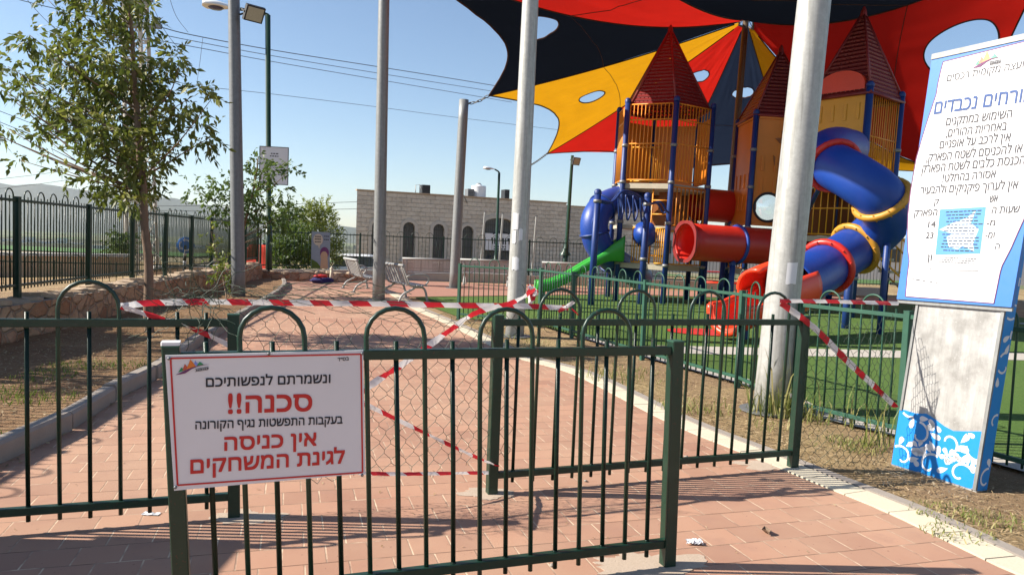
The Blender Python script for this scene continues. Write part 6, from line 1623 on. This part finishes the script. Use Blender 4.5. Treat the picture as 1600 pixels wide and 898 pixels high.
def logo(mb_fn, at, par):
    """five coloured peaks over a dark swoosh; at(x, y) maps logo units"""
    for nm, mat, tri, z in (('peak', 'lgreen', [(.08, .18), (.17, .5), (.30, .25)], 0), ('peak', 'lred', [(.20, .26), (.27, .72), (.40, .3)], 1), ('peak', 'lorange', [(.32, .3), (.43, 1.0), (.60, .42)], 2), ('peak', 'lblue', [(.52, .43), (.57, .85), (.68, .46)], 1), ('peak', 'lgreen', [(.62, .44), (.71, .72), (.83, .46)], 2)):
        mb = MB(); mb.add([at(x, y, .0004*z) for x, y in tri], [(0, 1, 2)]); mb.build(nm, ('f' if mb_fn else '')+mat, par)
    mb = MB(); up_ = [(0, .03), (.12, .12), (.28, .24), (.45, .36), (.62, .43), (.8, .45), (1, .42)]; lo = [(1, .415), (.8, .41), (.62, .37), (.48, .27), (.36, .12), (.29, .03), (.15, .01)]
    mb.add([at(x, y, .0012) for x, y in up_+lo], [tuple(range(len(up_+lo)))]); mb.build('swoosh', 'inkpurple', par)
    mb = MB()
    for x0, x1, y in ((.58, .97, .22), (.58, .97, .02)): mb.add([at(x0, y, .001), at(x1, y, .001), at(x1, y+.035, .001), at(x0, y+.035, .001)], [(0, 1, 2, 3)])
    x = .60
    while x < .94: l = rnd(.03, .06); mb.add([at(x, .08, .001), at(x+l, .08, .001), at(x+l, .18, .001), at(x, .18, .001)], [(0, 1, 2, 3)]); x += l+.015
    mb.build('logo_caption', 'inkgrey', par)
la, lb, lc = spx(1519, 107.5, .004), spx(1565, 99, .004), spx(1521, 84, .004)
logo(True, lambda x, y, o: la+(lb-la)*x+kv*((lc-la).length*y*1.0)+kn2*o, sg_)
# flyer stuck over the rules
fq = [spx(1459, 417, .006), spx(1529, 422, .006), spx(1542, 319, .006), spx(1468.5, 323.5, .006)]
mb = MB(); mb.poly(fq, -kn2*.0015); fl_ = mb.build('pasted_flyer', 'signwhite', kt)
def F(x, y, o=.0012): return lerp(lerp(fq[0], fq[1], x), lerp(fq[3], fq[2], x), y)+kn2*o
mb = MB(); mb.add([F(.01, .2), F(.99, .25), F(.99, .96), F(.01, .96)], [(0, 1, 2, 3)]); mb.build('blue_print', 'flyerblue', fl_)
mb = MB()
mb.add([F(x, y, .0018) for x, y in ((.04, .62), (.3, .72), (.62, .8), (.8, .92), (.72, .72), (.9, .62), (.82, .4), (.86, .28), (.6, .36), (.5, .3), (.3, .34), (.22, .5), (.35, .55))], [tuple(range(13))])
mb.build('pale_shape', paint('flyer_pale', (.5, .62, .8, 1), .5, .3), fl_)
mb = MB()
for k in range(13):
    y = .9-k*.052; x = .12+rnd(0, .1)
    while x < .92-rnd(0, .15): l = rnd(.04, .11); mb.add([F(x, y, .0024), F(x+l, y, .0024), F(x+l, y+.016, .0024), F(x, y+.016, .0024)], [(0, 1, 2, 3)]); x += l+.02
for k in range(3):
    y = .16-k*.035; x = .1
    while x < .9: l = rnd(.03, .07); mb.add([F(x, y, .0024), F(x+l, y, .0024), F(x+l, y+.012, .0024), F(x, y+.012, .0024)], [(0, 1, 2, 3)]); x += l+.012
mb.build('flyer_lines', 'ink', fl_)

# =================================================================== WARNING SIGN ON THE GATE
gd = (GB-GA).normalized(); gn = V((gd.y, -gd.x, 0))
gp0 = GA+gn*.045
def W(px, py, o=0.0): return RP(px, py, gp0+gn*o, gn)
cs = [W(258, 555), W(567.5, 547), W(571, 739), W(272, 766)]
ws = thing('warning_sign', 'white sign with red and black Hebrew lettering fixed to the near gate', 'sign', cs[3])
mb = MB(); mb.poly([cs[3], cs[2], cs[1], cs[0]], -gn*.006); sh_ = mb.build('sheet', 'signwhite', ws)
mb = MB(); bq = [W(266.5, 559.5, .001), W(564, 553, .001), W(566.5, 737.5, .001), W(277.5, 757.5, .001)]
for a_, b_ in zip(bq, bq[1:]+bq[:1]): mb.beam(a_, b_, .006, .002, up=gn)
mb.build('red_border', 'inkred', sh_)
def gate_text(nm, mat, off, lines):
    for body, (x0, y0), (x1, y1), hpx in lines:
        mb = MB(); pl, pr = W(x0, y0, .0015), W(x1, y1, .0015); up_ = W(x0, y0-hpx, .0015)-pl
        put_text(mb, body, pl, pr, up_.normalized(), up_.length, gn, off); mb.build(nm, mat, sh_)
gate_text('text_line', 'ink', .022, [('ונשמרתם לנפשותיכם', (322, 604), (516, 597.5), 13), ('בעקבות התפשטות נגיף הקורונה', (305.5, 670), (535, 661), 11.5), ('בס״ד', (527.5, 564), (545, 562.3), 4.8)])
gate_text('text_line', 'inkred', .03, [('סכנה!!', (357, 645), (487, 640.5), 25), ('אין כניסה', (351, 703), (494, 695), 19.5), ('לגינת המשחקים', (298, 739), (538, 722.5), 20)])
la, lb, lc = W(274, 586, .002), W(327, 577.5, .002), W(274.5, 564.5, .002); uu_ = (lc-la)
logo(None, lambda x, y, o: la+(lb-la)*x+uu_*y+gn*o, sh_)
for x, y in ((420, 552.5), (566, 552), (566, 742), (274, 761), (264, 560)):
    c = W(x, y, .004); mb = MB(); mb.lathe(c, [(.006, -.003), (.006, .002), (.001, .004)], 8, axis=gn); mb.build('fixing_screw', 'galv_dark', sh_)

# =================================================================== BARRIER TAPE
def tape(label, pts, wdt=.055, twist=0.0, rep=.21, ph=0.0, nm='barrier_tape', seed=0, n=16, upv=None):
    pts = spline(pts, n); mb = MB(); L = ph; prev = None; vs = []; us = []
    for i, p in enumerate(pts):
        if i: L += (p-pts[i-1]).length
        d = (pts[min(i+1, len(pts)-1)]-pts[max(i-1, 0)]).normalized(); u0 = upv or V((0, 0, 1)); up_ = (u0-d*u0.dot(d)).normalized(); sd_ = d.cross(up_)
        a = twist*i/len(pts)+.95*mnoise.noise(V((i*.16, seed*3.7, 0))); wv = (up_*math.cos(a)+sd_*math.sin(a))*wdt*.5*(1-.25*abs(mnoise.noise(V((i*.3, seed, 4)))))
        off_ = sd_*.006*mnoise.noise(V((i*.4, seed, 8))); wv = wv*.82; vs += [p-wv+off_, p+off_+sd_*.004, p+wv+off_]; us.append(L/rep)
    fs = []; uv = []
    for i in range(len(pts)-1):
        for j in range(2):
            fs.append((i*3+j, i*3+3+j, i*3+4+j, i*3+1+j)); uv.append([(us[i], j*.5), (us[i+1], j*.5), (us[i+1], j*.5+.5), (us[i], j*.5+.5)])
    mb.add(vs, fs, True, uv); return tag(mb.build(nm, 'tape'), label, 'tape')
def T(px, py, d): return P(px, py, d)
dF = lambda x: 3.92+(x-366)/404*.48        # depth of the second fence line
tape('red and white tape across the top of the path opening', [T(188, 478, 3.62), T(240, 473, 3.75), T(330, 471.5, 3.88), T(450, 473, 4.05), T(600, 474.5, 4.22), T(720, 477, 4.38), T(800, 477.5, 4.45), T(888, 481, 4.52)], .042, 0, .215, .1, seed=1)
tape('red and white tape sloping from the left hoop down behind the white sign', [T(189, 479, 3.60), T(250, 497, 3.7), T(310, 517, 3.75), T(362, 541, 3.8)], .035, .6, .215, .3, seed=2)
tape('red and white tape rising steeply from the sign edge to the top tape knot', [T(548, 622, 3.9), T(590, 594, 3.95), T(640, 561, 4.05), T(700, 518, 4.2), T(745, 488, 4.35), T(800, 473, 4.42), T(836, 452, 4.6)], .05, .5, .215, .0, seed=3)
tape('thin twisted red and white tape sloping down from the sign to the opening post', [T(560, 626, 3.75), T(610, 650, 3.85), T(680, 684, 4.0), T(740, 712, 4.15), T(778, 728, 4.32)], .03, 1.2, .215, .05, seed=4)
tape('low horizontal red and white tape near the ground right of the sign', [T(560, 738.5, 3.9), T(620, 740, 4.0), T(700, 739, 4.15), T(775, 738, 4.34), T(812, 740, 4.42)], .026, 0, .2, .12, seed=5)
tape('straight red and white tape from the rear fence hoop to the leaning kiosk', [T(1218, 470, 5.02), T(1280, 470.5, 5.15), T(1340, 472, 5.25), T(1404, 474, 5.33)], .035, 0, .215, .0, seed=6)
tape('red and white tape slanting down to the blue floral corner of the kiosk', [T(1220, 473, 5.0), T(1270, 510, 5.08), T(1320, 560, 5.14), T(1365, 602, 5.2), T(1400, 636, 5.22)], .055, .9, .2, .0, seed=7)
random.seed(9)
kc = T(832, 458, 4.75); t = thing('tape_bundle', 'crumpled knot of red and white tape hanging by the green slide foot', 'tape', kc)
for k in range(6):
    a_ = [kc+V((rnd(-.03, .03), rnd(-.02, .02), rnd(-.06, .06))) for _ in range(4)]
    o = tape(None, a_, .03, rnd(-3, 3), .14, rnd(0, 1), 'tape_loop', k+20, 6); del_ = [o.pop(k_) for k_ in list(o.keys()) if k_ in ('label', 'category')]; o.parent = t; o.matrix_parent_inverse = Matrix.Translation(-kc)
tape('short loose end of red and white tape sticking up near the right hoop knot', [T(872, 486, 4.5), T(884, 480, 4.5), T(897, 471, 4.48)], .03, 1, .17, .2, seed=8, n=5)
tape('thin red tape end trailing from the hoop down to the fence rail', [T(893, 482, 4.5), T(903, 492, 4.52), T(911, 508, 4.53)], .012, 2, .5, .0, seed=9, n=5)

# =================================================================== WIRE NETTING
def netting(name, label, fn, W_, H_, cell, seed, r=.0017, keep=None):
    """hexagonal chicken wire mapped by fn(x, y) over W_ x H_ metres, as thin wire prisms"""
    random.seed(seed); mb = MB(); cw = cell; chh = cell*.74; pts = {}
    def pt(i, j, s):
        k = (i, j, s)
        if k not in pts:
            x = (i+(j % 2)*.5)*cw+(0, cw*.5)[0]; y = j*chh+(chh*.33 if s else 0)
            x += .22*cw*mnoise.noise(V((i*.7, j*.7, seed)))+rnd(-.06, .06)*cw; y += .3*chh*mnoise.noise(V((i*.6, j*.6, seed+5)))+rnd(-.06, .06)*chh
            pts[k] = (fn(x, y), x, y)
        return pts[k]
    ni, nj = int(W_/cw), int(H_/chh)
    def seg(a, b):
        if keep and not (keep(a[1], a[2]) and keep(b[1], b[2])): return
        mb.tube([a[0], b[0]], r, 3, cap=False)
    for j in range(nj):
        for i in range(ni):
            a = pt(i, j, 0); b = pt(i, j, 1)
            seg(a, b)                                   # twisted vertical part
            # two legs up to the next row
            if j+1 < nj:
                if j % 2: n0, n1 = i, i+1
                else: n0, n1 = i-1, i
                if 0 <= n0 < ni: seg(b, pt(n0, j+1, 0))
                if 0 <= n1 < ni: seg(b, pt(n1, j+1, 0))
    return tag(mb.build(name, 'wire'), label, 'netting')
nd = (FC0-FB0); nL = nd.length; ndn = nd/nL; nnn = V((ndn.y, -ndn.x, 0))
def net_a(x, y):
    u = x/1.62; b = FB0-ndn*.03+ndn*x; bow = math.sin(min(1, max(0, u))*math.pi)
    z = .06+y-.07*bow*(y/1.1)
    return b+nnn*(.06*bow*math.sin(y*2.6)+.035*mnoise.noise(V((x*3, y*3, 1)))-.02)+V((0, 0, z))
netting('wire_netting', 'loose green chicken wire stretched across the path opening behind the sign', net_a, 1.72, 1.12, .082, 51, keep=lambda x, y: y > .10+.10*mnoise.noise(V((x*5, 2, 0))) and x < 1.64+.08*mnoise.noise(V((y*6, 1, 3))))
# sagging top flap of the netting thrown back over the opening
def net_b(x, y):
    b = FB0-ndn*.35+ndn*x; return b-nnn*(.06+y*.75)+V((0, 0, 1.06+.09*math.sin(x*2.4+.7)+y*(.16+.05*math.sin(x*5))+.03*mnoise.noise(V((x*4, y*4, 9)))))
netting('wire_netting', 'flap of chicken wire folded back over the top of the path opening', net_b, 2.0, .5, .12, 52, keep=lambda x, y: y < .34+.12*mnoise.noise(V((x*3, 7, 0))))
kp = K(0, 0); 
def net_c(x, y):
    A_ = FC1+V((.02, -.03, 0)); B_ = KL+V((-.03, -.03, 0)); u = x/.86; b = lerp(A_, B_, u)
    return b+V((.04*math.sin(u*3.1)*math.sin(y*3)+.02*mnoise.noise(V((x*4, y*4, 2))), -.10*math.sin(u*3.14)+.03*mnoise.noise(V((x*4, y*4, 5))), .03+y-.06*math.sin(u*3.14)*y))
netting('wire_netting', 'chicken wire between the end post of the rear fence and the leaning kiosk', net_c, .88, 1.14, .066, 53)
# frayed wire ends curling over the left hoop
random.seed(61); mb = MB()
for k in range(46):
    x0 = rnd(262, 352); p = T(x0, rnd(452, 505), 3.78); pl = [p]
    d = V((rnd(-1, 1), rnd(-.4, .4), rnd(-.5, .9))).normalized()
    for q in range(6): d = (d+V((rnd(-.7, .7), rnd(-.5, .5), rnd(-.6, .6)))).normalized(); p = p+d*rnd(.025, .06); pl.append(p)
    mb.tube(spline(pl, 3), .0019, 3, cap=False)
for k in range(16):
    x0 = rnd(350, 560); p = T(x0, rnd(446, 462), 3.95+(x0-360)*.001); pl = [p]
    for q in range(5): p = p+V((rnd(.05, .13), rnd(-.03, .03), rnd(-.035, .03))); pl.append(p)
    mb.tube(spline(pl, 3), .0019, 3, cap=False)
tag(mb.build('frayed_wire', 'wire'), 'tangle of frayed green wire curling around the left hoop by the opening', 'wire')
mb = MB()
for k in range(9):
    x0 = rnd(832, 880); p = T(x0, rnd(470, 500), 4.5); pl = [p]; d = V((rnd(-1, 1), rnd(-.3, .3), rnd(-.6, .6))).normalized()
    for q in range(5): d = (d+V((rnd(-.7, .7), rnd(-.5, .5), rnd(-.6, .6)))).normalized(); p = p+d*rnd(.02, .05); pl.append(p)
    mb.tube(spline(pl, 3), .0017, 3, cap=False)
tag(mb.build('frayed_wire', 'wire'), 'short frayed wire ends around the rear fence hoop below the tape knot', 'wire')

# =================================================================== HAZE
hz = MB(); lo, hi = V((-9800, -9000, -48)), V((9800, 9000, 420)); c = (lo+hi)/2
hz.box(c, tuple(hi-lo)); o = hz.build('haze', flat('haze_air', (1, 1, 1, 1))); tag(o, kind='stuff')
m = bpy.data.materials.new('haze_volume'); m.use_nodes = True; m.node_tree.nodes.clear()
ou = m.node_tree.nodes.new('ShaderNodeOutputMaterial'); pv = m.node_tree.nodes.new('ShaderNodeVolumePrincipled')
pv.inputs['Color'].default_value = (.82, .89, 1.0, 1); pv.inputs['Density'].default_value = .00005; pv.inputs['Anisotropy'].default_value = .3
m.node_tree.links.new(pv.outputs[0], ou.inputs['Volume']); o.data.materials.clear(); o.data.materials.append(m)
